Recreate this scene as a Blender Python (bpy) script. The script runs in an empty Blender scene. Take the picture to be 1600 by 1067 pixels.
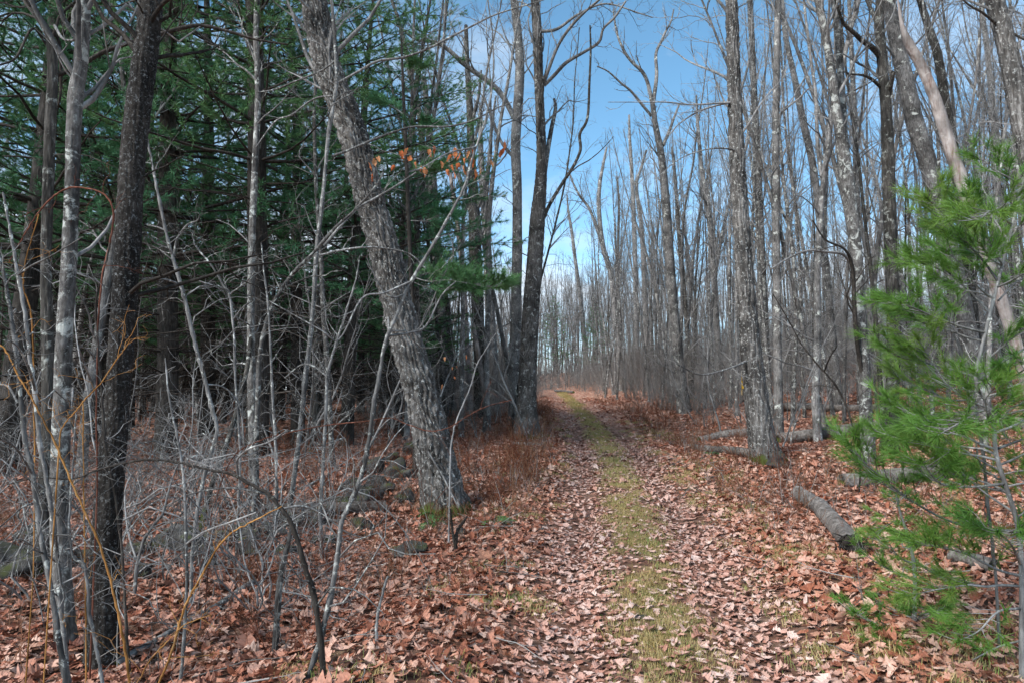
import bpy, math, random
import numpy as np
from mathutils import Vector

R = math.radians
scene = bpy.context.scene
C = scene.collection

# ------------------------------------------------------------------ camera
F = 1067.0                      # focal length in photo pixels (24 mm on 36 mm)
PITCH = R(5.5)
CAM_Z = 1.5
cam_d = bpy.data.cameras.new('camera')
cam_d.lens = 24.0; cam_d.sensor_width = 36.0; cam_d.sensor_fit = 'HORIZONTAL'
cam_d.clip_start = 0.05; cam_d.clip_end = 2000
cam = bpy.data.objects.new('camera', cam_d)
cam.location = (0, 0, CAM_Z); cam.rotation_euler = (R(90) + PITCH, 0, 0)
C.objects.link(cam); scene.camera = cam

# ------------------------------------------------------------------ world, sun, exposure
SUN_EL, SUN_AZ = R(40), R(-132)          # azimuth clockwise from +Y (view direction): behind, to the left
sun_dir = Vector((math.sin(SUN_AZ) * math.cos(SUN_EL), math.cos(SUN_AZ) * math.cos(SUN_EL), math.sin(SUN_EL)))
world = bpy.data.worlds.new('World'); scene.world = world; world.use_nodes = True
wn, wl = world.node_tree.nodes, world.node_tree.links
wn.clear()
w_out = wn.new('ShaderNodeOutputWorld'); w_bg = wn.new('ShaderNodeBackground')
w_bg.inputs['Strength'].default_value = 0.135
sky = wn.new('ShaderNodeTexSky'); sky.sky_type = 'NISHITA'; sky.sun_disc = False
sky.sun_elevation = SUN_EL; sky.sun_rotation = SUN_AZ
sky.air_density = 0.8; sky.dust_density = 0.1; sky.ozone_density = 1.6
tc = wn.new('ShaderNodeTexCoord')
sep = wn.new('ShaderNodeSeparateXYZ'); wl.new(tc.outputs['Generated'], sep.inputs[0])
zz = wn.new('ShaderNodeMath'); zz.operation = 'MAXIMUM'; zz.inputs[1].default_value = 0.0
wl.new(sep.outputs['Z'], zz.inputs[0])
zp = wn.new('ShaderNodeMath'); zp.operation = 'ADD'; zp.inputs[1].default_value = 0.22
wl.new(zz.outputs[0], zp.inputs[0])
dv = []
for ax in 'XY':
    m_ = wn.new('ShaderNodeMath'); m_.operation = 'DIVIDE'
    wl.new(sep.outputs[ax], m_.inputs[0]); wl.new(zp.outputs[0], m_.inputs[1]); dv.append(m_)
comb = wn.new('ShaderNodeCombineXYZ')
wl.new(dv[0].outputs[0], comb.inputs[0]); wl.new(dv[1].outputs[0], comb.inputs[1])
comb.inputs[2].default_value = 8.47
cn = wn.new('ShaderNodeTexNoise'); cn.inputs['Scale'].default_value = 1.25
cn.inputs['Detail'].default_value = 7.0; cn.inputs['Roughness'].default_value = 0.55
cn.inputs['Distortion'].default_value = 0.35
wl.new(comb.outputs[0], cn.inputs['Vector'])
cr = wn.new('ShaderNodeValToRGB')
cr.color_ramp.elements[0].position = 0.42; cr.color_ramp.elements[0].color = (0, 0, 0, 1)
cr.color_ramp.elements[1].position = 0.64; cr.color_ramp.elements[1].color = (0.85, 0.85, 0.85, 1)
wl.new(cn.outputs['Fac'], cr.inputs[0])
cmix = wn.new('ShaderNodeMix'); cmix.data_type = 'RGBA'
wl.new(cr.outputs[0], cmix.inputs['Factor'])
hs = wn.new('ShaderNodeHueSaturation'); hs.inputs['Saturation'].default_value = 1.1; hs.inputs['Hue'].default_value = 0.482
wl.new(sky.outputs[0], hs.inputs['Color']); wl.new(hs.outputs[0], cmix.inputs['A'])
cmix.inputs['B'].default_value = (4.0, 4.3, 4.7, 1)
wl.new(cmix.outputs['Result'], w_bg.inputs['Color']); wl.new(w_bg.outputs[0], w_out.inputs[0])

sun_d = bpy.data.lights.new('sun', 'SUN'); sun_d.energy = 2.6; sun_d.angle = R(18.0); sun_d.color = (1.0, 0.97, 0.93)
sun = bpy.data.objects.new('sun', sun_d); C.objects.link(sun)
sun.rotation_euler = (-sun_dir).to_track_quat('-Z', 'Y').to_euler()
vs = scene.view_settings
vs.view_transform = 'Standard'; vs.look = 'None'; vs.exposure = 1.0; vs.gamma = 1.0; vs.use_curve_mapping = False
scene.cycles.use_adaptive_sampling = True; scene.cycles.adaptive_threshold = 0.022; scene.cycles.adaptive_min_samples = 24
scene.cycles.max_bounces = 4; scene.cycles.diffuse_bounces = 2; scene.cycles.transparent_max_bounces = 4

# ------------------------------------------------------------------ helpers
rng0 = np.random.default_rng(11)
TRY = np.array([-30, 0, 4.8, 6.3, 8.4, 14, 20, 37, 58, 66, 76, 90, 600.0])
TRX = np.array([-1.6, .5, 1.02, 1.2, 1.46, 2.05, 2.5, 3.35, 4.2, 3.4, -1, -14, -400.0])
_ty = np.linspace(-30, 300, 1400); _tx = np.interp(_ty, TRY, TRX)
_k = np.hanning(31); _k /= _k.sum(); _txs = np.convolve(np.pad(_tx, 15, mode='edge'), _k, 'valid')
def tx(y): return np.interp(y, _ty, _txs)

_nk = rng0.normal(0, 1, (10, 2)); _nk /= np.linalg.norm(_nk, axis=1, keepdims=True)
_nl = np.array([11, 8, 6, 4.3, 3.2, 2.4, 1.7, 1.2, .85, .6]); _np = rng0.uniform(0, 6.28, 10)
def gnoise(x, y):
    z = 0
    for k, l, p in zip(_nk, _nl, _np):
        z = z + 0.011 * l ** 0.8 * np.sin((x * k[0] + y * k[1]) * 6.283 / l + p)
    return z
def gz(x, y):
    x = np.asarray(x, float); y = np.asarray(y, float)
    b = 0.052 * y - 0.25
    lim = 3.4
    b = np.where(b > 2.2, 2.2 + (lim - 2.2) * np.tanh((b - 2.2) / (lim - 2.2)), b)
    b = np.maximum(b, -1.2)
    u = x - tx(y)
    rise = np.log1p(np.exp((u - 3.0) / 1.0)) * 1.0
    b = b + 4.2 * np.tanh(0.15 * rise / 4.2) * np.clip((y - 4) / 14.0, 0, 1)
    fade = 1 - 0.75 * np.exp(-(u / 1.3) ** 2)
    b = b + gnoise(x, y) * fade
    b = b - 0.055 * np.exp(-((u - .58) / .26) ** 2) - 0.055 * np.exp(-((u + .58) / .26) ** 2)
    b = b + 0.05 * np.exp(-((np.abs(u) - 1.45) / .35) ** 2)
    return b
def ray(px, py):
    cx = (px - 800) / F; cy = (533.5 - py) / F
    return np.array([cx, math.cos(PITCH) - cy * math.sin(PITCH), math.sin(PITCH) + cy * math.cos(PITCH)])
def at(px, py, Y):
    d = ray(px, py); t = Y / d[1]
    return np.array([d[0] * t, Y, CAM_Z + d[2] * t])
def ground_at(px, py, far=120):
    d = ray(px, py); ts = np.linspace(0.8, far, 6000)
    h = CAM_Z + d[2] * ts - gz(d[0] * ts, d[1] * ts)
    i = int(np.argmax(h < 0)) if (h < 0).any() else len(ts) - 1
    t = ts[i]; x, y = d[0] * t, d[1] * t
    return np.array([x, y, float(gz(x, y))])

def tag(o, label=None, cat=None, group=None, kind=None):
    if label: o['label'] = label
    if cat: o['category'] = cat
    if group: o['group'] = group
    if kind: o['kind'] = kind
    return o
def empty(name, loc, label=None, cat=None, group=None):
    o = bpy.data.objects.new(name, None); C.objects.link(o); o.location = Vector([float(v) for v in loc])
    o.empty_display_size = 0.1
    return tag(o, label, cat, group)
def mesh_obj(name, me, parent=None, link=True):
    o = bpy.data.objects.new(name, me)
    if link: C.objects.link(o)
    if parent is not None: o.parent = parent
    return o

def make_mesh(name, V, polys, mat, smooth=True, attrs=None):
    """polys: list of int arrays (M,k)"""
    V = np.asarray(V, np.float32)
    me = bpy.data.meshes.new(name)
    me.vertices.add(len(V)); me.vertices.foreach_set('co', V.ravel())
    polys = [np.asarray(p, np.int32) for p in polys if len(p)]
    loops = np.concatenate([p.ravel() for p in polys])
    tot = np.concatenate([np.full(len(p), p.shape[1], np.int32) for p in polys])
    st = np.concatenate([[0], np.cumsum(tot)[:-1]]).astype(np.int32)
    me.loops.add(len(loops)); me.loops.foreach_set('vertex_index', loops)
    me.polygons.add(len(tot)); me.polygons.foreach_set('loop_start', st)
    me.polygons.foreach_set('use_smooth', np.full(len(tot), smooth))
    if attrs:
        for k, a in attrs.items():
            at_ = me.attributes.new(k, 'FLOAT', 'POINT'); at_.data.foreach_set('value', np.asarray(a, np.float32))
    me.update(calc_edges=True)
    if mat is not None: me.materials.append(mat)
    return me

class Tubes:
    """collects polylines with radii; build() turns them all into quads, grouped by size"""
    def __init__(s): s.g = {}; s.n = 0; s.extra = []
    def add(s, P, r, sides=4):
        P = np.asarray(P, float); r = np.asarray(r, float)
        s.g.setdefault((len(P), sides), []).append((P, r)); s.n += 1
    def arrays(s, origin=(0, 0, 0)):
        Vs, Q, T, base = [], [], [], 0
        for (n, k), lst in s.g.items():
            P = np.stack([a[0] for a in lst]); r = np.stack([a[1] for a in lst]); m = len(lst)
            t = np.gradient(P, axis=1); t /= np.linalg.norm(t, axis=2, keepdims=True) + 1e-9
            ov = P[:, -1] - P[:, 0]
            ref = np.zeros((m, 3)); ref[np.arange(m), np.argmin(np.abs(ov), axis=1)] = 1
            n1 = np.cross(t, ref[:, None, :]); n1 /= np.linalg.norm(n1, axis=2, keepdims=True) + 1e-9
            n2 = np.cross(t, n1)
            a = np.arange(k) / k * 2 * np.pi
            V = P[:, :, None, :] + r[:, :, None, None] * (np.cos(a)[None, None, :, None] * n1[:, :, None, :] + np.sin(a)[None, None, :, None] * n2[:, :, None, :])
            Vs.append(V.reshape(-1, 3))
            i = np.arange(n - 1)[:, None] * k; j = np.arange(k)[None, :]; j2 = (j + 1) % k
            q = np.stack([i + j, i + j2, i + k + j2, i + k + j], -1).reshape(-1, 4)
            Q.append((q[None] + (base + np.arange(m) * n * k)[:, None, None]).reshape(-1, 4))
            base += m * n * k
        V = np.concatenate(Vs) - np.asarray(origin, float)
        return V, np.concatenate(Q)
    def build(s, name, mat, origin=(0, 0, 0)):
        V, Q = s.arrays(origin)
        return make_mesh(name, V, [Q], mat)

def unit(v): return v / (np.linalg.norm(v) + 1e-9)
def limb(rng, p0, d0, L, n, wander=.25, up=.3):
    """a curved, kinked polyline of n+1 points"""
    st = rng.normal(0, wander / math.sqrt(n), (n, 3)); st[0] = 0
    d = unit(np.asarray(d0, float))[None] + np.cumsum(st, 0)
    d[:, 2] += up * np.linspace(0, 1, n)
    d /= np.linalg.norm(d, axis=1, keepdims=True)
    return np.concatenate([[p0], np.asarray(p0) + np.cumsum(d * (L / n), 0)])
def along(P, f):
    """point and direction at fraction f of a polyline (by index)"""
    x = f * (len(P) - 1); i = min(int(x), len(P) - 2); u = x - i
    return P[i] * (1 - u) + P[i + 1] * u, unit(P[i + 1] - P[i])
def side_dir(rng, t, spread, up=0.0):
    a = rng.normal(0, 1, 3); a -= a.dot(t) * t; a = unit(a); a[2] += up
    return unit(t * math.cos(spread) + unit(a) * math.sin(spread))
def twigs(T, rng, P, r, n, l0, l1, f0=.15, level=2, up=.25, spread=(.5, 1.1), rmin=.0018, wander=.5, rf=.5, kids=4):
    """side twigs along a polyline, with their own side twigs"""
    for f in rng.uniform(f0, .98, n):
        p, t = along(P, f); rr = np.interp(f, np.linspace(0, 1, len(r)), r)
        L = rng.uniform(l0, l1) * (1.15 - .6 * f)
        d = side_dir(rng, t, rng.uniform(*spread), up)
        k = 4 if level == 1 else 5
        Q = limb(rng, p, d, L, k, wander, up)
        ra = max(rmin, min(rr * rf, L * .012 + rmin)); q = np.linspace(ra, max(rmin * .6, ra * .35), k + 1)
        T.add(Q, q, 3 if ra < .012 else 5)
        if level > 1:
            twigs(T, rng, Q, q, kids if L > .3 else 2, l0 * .4, l1 * .42, .25, level - 1, up, spread, rmin * .8, wander, .6, kids)

def smooth_poly(P, n):
    """Catmull-Rom through rows of P (any columns), n samples per segment"""
    P = np.asarray(P, float)
    A = np.vstack([2 * P[0] - P[1], P, 2 * P[-1] - P[-2]])
    out = []
    for i in range(1, len(A) - 2):
        for u in np.linspace(0, 1, n, endpoint=False):
            p0, p1, p2, p3 = A[i - 1], A[i], A[i + 1], A[i + 2]
            out.append(.5 * (2 * p1 + (p2 - p0) * u + (2 * p0 - 5 * p1 + 4 * p2 - p3) * u * u + (3 * p1 - p0 - 3 * p2 + p3) * u ** 3))
    out.append(P[-1]); return np.array(out)

def resample(P, r, step):
    s = np.concatenate([[0], np.cumsum(np.linalg.norm(np.diff(P, axis=0), axis=1))])
    n = max(8, int(s[-1] / step)); q = np.linspace(0, s[-1], n)
    return np.stack([np.interp(q, s, P[:, i]) for i in range(3)], 1), np.interp(q, s, r), q

def bark_tube(P, r, k, step, ridge, depth, seed, flare=0.0, lump=.04):
    """a trunk surface with furrowed bark as real relief; ridge = ridge spacing in m"""
    rng = np.random.default_rng(seed)
    P, r, s = resample(P, r, step)
    n = len(P)
    t = np.gradient(P, axis=0); t /= np.linalg.norm(t, axis=1, keepdims=True)
    n1 = np.cross(t, [1.0, 0, 0] if abs(t[0][0]) < .8 else [0, 1.0, 0]); n1 /= np.linalg.norm(n1, axis=1, keepdims=True); n2 = np.cross(t, n1)
    a = np.arange(k) / k * 2 * np.pi
    S, A = np.meshgrid(s, a, indexing='ij'); Rr = r[:, None] * np.ones_like(A)
    w = 0
    for j in range(10):                      # large lumps, periodic in angle
        w = w + rng.normal(0, 1) * np.sin(rng.integers(1, 5) * A + S * rng.uniform(-2.5, 2.5) + rng.uniform(0, 6.3))
    Rr = Rr * (1 + lump * w / 3)
    if depth > 0:
        m = max(4, round(2 * np.pi * float(np.median(r)) / ridge))
        warp = 0
        for j in range(12):
            warp = warp + rng.normal(0, .42) * np.sin(rng.integers(0, 7) * A + S * rng.uniform(2, 13) * rng.choice([-1, 1]) + rng.uniform(0, 6.3))
        br = 0
        for j in range(10):
            br = br + rng.normal(0, 1) * np.sin(rng.integers(0, m) * A + S * rng.uniform(10, 45) + rng.uniform(0, 6.3))
        f = np.abs(np.sin(m * A / 2 + warp)) ** .7 + .38 * np.tanh(br)
        f = f + rng.normal(0, .16, f.shape)
        Rr = Rr + (f - .8) * depth
    if flare:
        lob = 0
        for j in range(3): lob = lob + np.sin((j + 2) * A + rng.uniform(0, 6.3)) / (j + 1.5)
        Rr = Rr + flare * r[0] * np.exp(-S / (r[0] * 1.6)) * (1 + .7 * lob)
    V = P[:, None] + Rr[..., None] * (np.cos(A)[..., None] * n1[:, None] + np.sin(A)[..., None] * n2[:, None])
    i = np.arange(n - 1)[:, None] * k; j = np.arange(k)[None]; j2 = (j + 1) % k
    Q = np.stack([i + j, i + j2, i + k + j2, i + k + j], -1).reshape(-1, 4)
    return V.reshape(-1, 3), Q

# ------------------------------------------------------------------ materials
def new_mat(name):
    m = bpy.data.materials.new(name); m.use_nodes = True
    n, l = m.node_tree.nodes, m.node_tree.links
    return m, n, l, n['Principled BSDF']
def ramp(n, stops):
    r = n.new('ShaderNodeValToRGB'); e = r.color_ramp.elements
    while len(e) < len(stops): e.new(.5)
    for x, (p, c) in zip(e, stops): x.position = p; x.color = (*c, 1) if len(c) == 3 else c
    return r
def noise(n, l, vec, scale, detail=4, rough=.6, dist=0.0):
    t = n.new('ShaderNodeTexNoise'); t.inputs['Scale'].default_value = scale; t.inputs['Detail'].default_value = detail
    t.inputs['Roughness'].default_value = rough; t.inputs['Distortion'].default_value = dist
    l.new(vec, t.inputs['Vector']); return t
def mixc(n, l, fac, a, b):
    m = n.new('ShaderNodeMix'); m.data_type = 'RGBA'
    for v, s in ((fac, 'Factor'), (a, 'A'), (b, 'B')):
        if isinstance(v, (int, float)): m.inputs[s].default_value = v
        elif isinstance(v, tuple): m.inputs[s].default_value = (*v, 1)
        else: l.new(v, m.inputs[s])
    return m.outputs['Result']
def bark(name, dark, mid, pale, lichen=(.58, .66), lichen_scale=9, stretch=.16, grain=38, bump=.6, moss=0.0, vary=.25, lichen_col=None):
    m, n, l, b = new_mat(name)
    tcn = n.new('ShaderNodeTexCoord'); oi = n.new('ShaderNodeObjectInfo')
    add = n.new('ShaderNodeVectorMath'); add.operation = 'ADD'
    rnd = n.new('ShaderNodeVectorMath'); rnd.operation = 'SCALE'; rnd.inputs[0].default_value = (37, 23, 51); l.new(oi.outputs['Random'], rnd.inputs['Scale'])
    l.new(tcn.outputs['Object'], add.inputs[0]); l.new(rnd.outputs[0], add.inputs[1])
    mp = n.new('ShaderNodeMapping'); mp.inputs['Scale'].default_value = (1, 1, stretch); l.new(add.outputs[0], mp.inputs[0])
    g = noise(n, l, mp.outputs[0], grain, 6, .65, .3)
    gr = ramp(n, [(.3, dark), (.52, mid), (.75, pale)]); l.new(g.outputs['Fac'], gr.inputs[0])
    big = noise(n, l, add.outputs[0], 2.3, 4, .6)
    br = ramp(n, [(.36, (.42, .42, .42)), (.62, (1.2, 1.2, 1.2))]); l.new(big.outputs['Fac'], br.inputs[0])
    mul = n.new('ShaderNodeMix'); mul.data_type = 'RGBA'; mul.blend_type = 'MULTIPLY'; mul.inputs['Factor'].default_value = 1
    l.new(gr.outputs[0], mul.inputs['A']); l.new(br.outputs[0], mul.inputs['B'])
    li = noise(n, l, add.outputs[0], lichen_scale, 7, .72, .5)
    lr = ramp(n, [(lichen[0], (0, 0, 0)), (lichen[1], (1, 1, 1))]); l.new(li.outputs['Fac'], lr.inputs[0])
    col = mixc(n, l, lr.outputs[0], mul.outputs['Result'], lichen_col or (min(1, pale[0] * 1.45 + .05), min(1, pale[1] * 1.5 + .06), min(1, pale[2] * 1.45 + .05)))
    if moss:
        sp = n.new('ShaderNodeSeparateXYZ'); l.new(tcn.outputs['Object'], sp.inputs[0])
        mr = n.new('ShaderNodeMapRange'); mr.inputs['From Min'].default_value = moss; mr.inputs['From Max'].default_value = 0.0
        l.new(sp.outputs['Z'], mr.inputs['Value'])
        mn = noise(n, l, tcn.outputs['Object'], 7, 5); ma = n.new('ShaderNodeMath'); ma.operation = 'ADD'
        l.new(mr.outputs[0], ma.inputs[0]); l.new(mn.outputs['Fac'], ma.inputs[1])
        mrr = ramp(n, [(.98 / 1.6, (0, 0, 0)), (1.2 / 1.6, (1, 1, 1))])
        dv_ = n.new('ShaderNodeMath'); dv_.operation = 'DIVIDE'; dv_.inputs[1].default_value = 1.6; l.new(ma.outputs[0], dv_.inputs[0]); l.new(dv_.outputs[0], mrr.inputs[0])
        col = mixc(n, l, mrr.outputs[0], col, (.065, .075, .018))
    hv = n.new('ShaderNodeHueSaturation'); l.new(col, hv.inputs['Color'])
    vm = n.new('ShaderNodeMapRange'); vm.inputs['To Min'].default_value = 1 - vary; vm.inputs['To Max'].default_value = 1 + vary
    l.new(oi.outputs['Random'], vm.inputs['Value']); l.new(vm.outputs[0], hv.inputs['Value'])
    l.new(hv.outputs[0], b.inputs['Base Color'])
    b.inputs['Roughness'].default_value = .9; b.inputs['Specular IOR Level'].default_value = .2
    bm = n.new('ShaderNodeBump'); bm.inputs['Strength'].default_value = bump; bm.inputs['Distance'].default_value = .02
    l.new(g.outputs['Fac'], bm.inputs['Height']); l.new(bm.outputs[0], b.inputs['Normal'])
    return m
def by_random(name, stops, rough=.7, spec=.3, mottle=.0, trans=0.0, mscale=30):
    m, n, l, b = new_mat(name)
    oi = n.new('ShaderNodeObjectInfo'); r = ramp(n, stops); l.new(oi.outputs['Random'], r.inputs[0]); col = r.outputs[0]
    if mottle:
        tcn = n.new('ShaderNodeTexCoord'); t = noise(n, l, tcn.outputs['Object'], mscale, 4)
        k = ramp(n, [(.35, (1 - mottle,) * 3), (.7, (1 + mottle * .6,) * 3)]); l.new(t.outputs['Fac'], k.inputs[0])
        mu = n.new('ShaderNodeMix'); mu.data_type = 'RGBA'; mu.blend_type = 'MULTIPLY'; mu.inputs['Factor'].default_value = 1
        l.new(col, mu.inputs['A']); l.new(k.outputs[0], mu.inputs['B']); col = mu.outputs['Result']
    l.new(col, b.inputs['Base Color']); b.inputs['Roughness'].default_value = rough; b.inputs['Specular IOR Level'].default_value = spec
    if trans:
        tr = n.new('ShaderNodeBsdfTranslucent'); l.new(col, tr.inputs['Color']); ms = n.new('ShaderNodeMixShader'); ms.inputs[0].default_value = trans
        l.new(b.outputs[0], ms.inputs[1]); l.new(tr.outputs[0], ms.inputs[2]); l.new(ms.outputs[0], n['Material Output'].inputs['Surface'])
    return m

M = {}
M['oak'] = bark('oak_bark', (.028, .025, .023), (.105, .097, .09), (.33, .315, .30), lichen=(.55, .64), lichen_scale=22, stretch=.13, grain=22, moss=.25, vary=0, lichen_col=(.42, .42, .40))
M['black'] = bark('blackish_bark', (.008, .007, .006), (.025, .021, .018), (.07, .064, .058), lichen=(.54, .68), lichen_scale=52, stretch=.5, vary=0, lichen_col=(.20, .205, .205))
M['maple'] = bark('maple_bark', (.035, .031, .028), (.12, .112, .105), (.26, .25, .24), lichen=(.53, .61), lichen_scale=8, stretch=.35, lichen_col=(.42, .43, .40), vary=.2)
M['dark'] = bark('dark_mossy_bark', (.02, .018, .015), (.065, .059, .052), (.17, .16, .145), lichen=(.56, .66), lichen_scale=9, moss=.2, lichen_col=(.33, .34, .31), vary=.15)
M['brown'] = bark('grey_brown_bark', (.03, .026, .023), (.105, .096, .088), (.25, .235, .22), lichen=(.56, .64), lichen_scale=10, moss=.25, lichen_col=(.36, .36, .34), vary=0)
M['grey'] = bark('grey_bark', (.055, .05, .047), (.17, .16, .152), (.34, .33, .315), lichen=(.57, .65), lichen_scale=6, stretch=.25, vary=.3)
M['twig'] = bark('twig_bark', (.11, .106, .103), (.24, .233, .227), (.37, .362, .352), lichen=(.6, .7), lichen_scale=20, bump=.2, vary=.25)
M['whitetwig'] = bark('pale_sapling_bark', (.05, .047, .045), (.17, .165, .16), (.36, .355, .345), lichen=(.56, .64), lichen_scale=20, bump=.25, vary=.25)
M['darktwig'] = bark('dark_twig_bark', (.02, .016, .013), (.05, .042, .036), (.13, .115, .10), lichen=(.6, .7), lichen_scale=24, bump=.3, vary=.2)
M['pinebark'] = bark('pine_bark', (.02, .017, .014), (.055, .048, .042), (.12, .105, .095), lichen=(.62, .72), lichen_scale=9, bump=.6, vary=.2)
M['dead'] = bark('barkless_wood', (.17, .10, .075), (.36, .31, .285), (.48, .44, .42), lichen=(.60, .72), lichen_scale=4, stretch=.06, grain=26, vary=.05, lichen_col=(.55, .50, .46))
M['log'] = bark('log_bark', (.07, .058, .05), (.20, .175, .155), (.38, .35, .32), lichen=(.64, .80), lichen_scale=8, stretch=1.0, grain=22, vary=.25)
M['orange'] = bark('orange_vine_bark', (.17, .075, .02), (.40, .19, .055), (.52, .32, .15), lichen=(.7, .8), bump=.2, vary=.1)
M['red'] = bark('reddish_vine_bark', (.05, .02, .013), (.15, .055, .035), (.28, .13, .09), lichen=(.7, .8), bump=.2, vary=.1)
M['weed'] = by_random('dry_stalk', [(0, (.09, .028, .016)), (.5, (.17, .062, .034)), (1, (.22, .13, .08))], .9, .1)
M['brush'] = by_random('brush_twig', [(0, (.12, .11, .10)), (.5, (.22, .205, .19)), (1, (.33, .31, .29))], .9, .1)
M['leaf'] = by_random('fallen_leaf', [(0, (.12, .04, .025)), (.1, (.28, .095, .05)), (.24, (.34, .12, .065)), (.42, (.44, .195, .125)), (.62, (.53, .285, .205)), (.84, (.60, .40, .31)), (.93, (.38, .18, .11)), (1, (.22, .085, .05))], .62, .35, .28, mscale=45)
M['trail_leaf'] = by_random('trodden_leaf', [(0, (.16, .06, .04)), (.1, (.34, .15, .10)), (.3, (.46, .235, .17)), (.5, (.54, .31, .24)), (.75, (.60, .40, .33)), (.92, (.66, .48, .41)), (1, (.36, .17, .11))], .6, .4, .25, mscale=45)
M['rust'] = by_random('clinging_leaf', [(0, (.40, .10, .03)), (.5, (.55, .19, .07)), (1, (.5, .26, .13))], .7, .2, .3, .3)
M['pine'] = by_random('pine_needle', [(0, (.045, .16, .075)), (.5, (.07, .20, .085)), (1, (.11, .235, .085))], .6, .3)
M['lightpine'] = by_random('young_pine_needle', [(0, (.10, .23, .04)), (.5, (.145, .285, .05)), (1, (.20, .32, .06))], .5, .35, 0, .35)
M['grass'] = by_random('grass_blade', [(0, (.36, .26, .09)), (.35, (.48, .36, .15)), (.7, (.56, .44, .23)), (1, (.40, .33, .12))], .7, .2, 0, .2)
M['greengrass'] = by_random('green_grass_blade', [(0, (.12, .20, .05)), (.5, (.20, .27, .07)), (1, (.30, .31, .11))], .7, .2, 0, .2)
M['fern'] = by_random('fern_leaf', [(0, (.06, .16, .05)), (1, (.09, .21, .06))], .6, .25, .2, .2)
M['yellow'] = by_random('yellow_leaf', [(0, (.75, .45, .03)), (1, (.8, .5, .04))], .6, .3, .15, .2)

def rock_mat():
    m, n, l, b = new_mat('mossy_rock'); t = n.new('ShaderNodeTexCoord')
    a = noise(n, l, t.outputs['Object'], 9, 8, .7); r = ramp(n, [(.35, (.014, .013, .012)), (.58, (.06, .057, .053)), (.78, (.20, .195, .185))]); l.new(a.outputs['Fac'], r.inputs[0])
    a2 = noise(n, l, t.outputs['Object'], 3.5, 6, .65)
    g = n.new('ShaderNodeNewGeometry'); sp = n.new('ShaderNodeSeparateXYZ'); l.new(g.outputs['Normal'], sp.inputs[0])
    mm = n.new('ShaderNodeMath'); mm.operation = 'MULTIPLY_ADD'; mm.inputs[1].default_value = .22; l.new(sp.outputs['Z'], mm.inputs[0]); l.new(a2.outputs['Fac'], mm.inputs[2])
    k = ramp(n, [(.63, (0, 0, 0)), (.80, (1, 1, 1))]); l.new(mm.outputs[0], k.inputs[0])
    l.new(mixc(n, l, k.outputs[0], r.outputs[0], (.05, .058, .014)), b.inputs['Base Color']); b.inputs['Roughness'].default_value = .92
    bp = n.new('ShaderNodeBump'); bp.inputs['Strength'].default_value = .7; bp.inputs['Distance'].default_value = .03; l.new(a.outputs['Fac'], bp.inputs['Height']); l.new(bp.outputs[0], b.inputs['Normal'])
    return m
M['rock'] = rock_mat()

def ground_mat():
    m, n, l, b = new_mat('leaf_covered_soil'); g = n.new('ShaderNodeNewGeometry')
    v = n.new('ShaderNodeTexVoronoi'); v.inputs['Scale'].default_value = 9; v.inputs['Randomness'].default_value = 1
    dn = noise(n, l, g.outputs['Position'], 6, 4); dm = mixc(n, l, .10, g.outputs['Position'], dn.outputs['Color'])
    l.new(dm, v.inputs['Vector'])
    sp = n.new('ShaderNodeSeparateColor'); l.new(v.outputs['Color'], sp.inputs[0])
    r = ramp(n, [(0, (.09, .035, .02)), (.2, (.26, .095, .05)), (.5, (.42, .20, .125)), (.8, (.52, .31, .22)), (1, (.58, .40, .30))]); l.new(sp.outputs[0], r.inputs[0])
    # grass and moss where it grows (its own colour)
    aa = n.new('ShaderNodeAttribute'); aa.attribute_name = 'moss'
    gn = noise(n, l, g.outputs['Position'], 14, 5, .7)
    gr = ramp(n, [(.3, (.15, .11, .05)), (.5, (.34, .265, .12)), (.7, (.46, .37, .19))]); l.new(gn.outputs['Fac'], gr.inputs[0])
    gn2 = noise(n, l, g.outputs['Position'], 5, 5, .7); ad = n.new('ShaderNodeMath'); ad.operation = 'ADD'; l.new(aa.outputs['Fac'], ad.inputs[0]); l.new(gn2.outputs['Fac'], ad.inputs[1])
    k = ramp(n, [(.62, (0, 0, 0)), (.80, (1, 1, 1))]); hv = n.new('ShaderNodeMath'); hv.operation = 'MULTIPLY'; hv.inputs[1].default_value = .6; l.new(ad.outputs[0], hv.inputs[0]); l.new(hv.outputs[0], k.inputs[0])
    # bare dark soil under the loose leaves close by, leaf colours farther off where leaves are too small to build
    an = n.new('ShaderNodeAttribute'); an.attribute_name = 'loose'
    sn = noise(n, l, g.outputs['Position'], 25, 6, .7); sr = ramp(n, [(.3, (.03, .017, .012)), (.6, (.12, .066, .046)), (.8, (.24, .145, .105))]); l.new(sn.outputs['Fac'], sr.inputs[0])
    base = mixc(n, l, an.outputs['Fac'], r.outputs[0], sr.outputs[0])
    l.new(mixc(n, l, k.outputs[0], base, gr.outputs[0]), b.inputs['Base Color'])
    b.inputs['Roughness'].default_value = .9; b.inputs['Specular IOR Level'].default_value = .15
    bp = n.new('ShaderNodeBump'); bp.inputs['Strength'].default_value = .9; bp.inputs['Distance'].default_value = .04; l.new(v.outputs['Distance'], bp.inputs['Height']); l.new(bp.outputs[0], b.inputs['Normal'])
    return m

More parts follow.
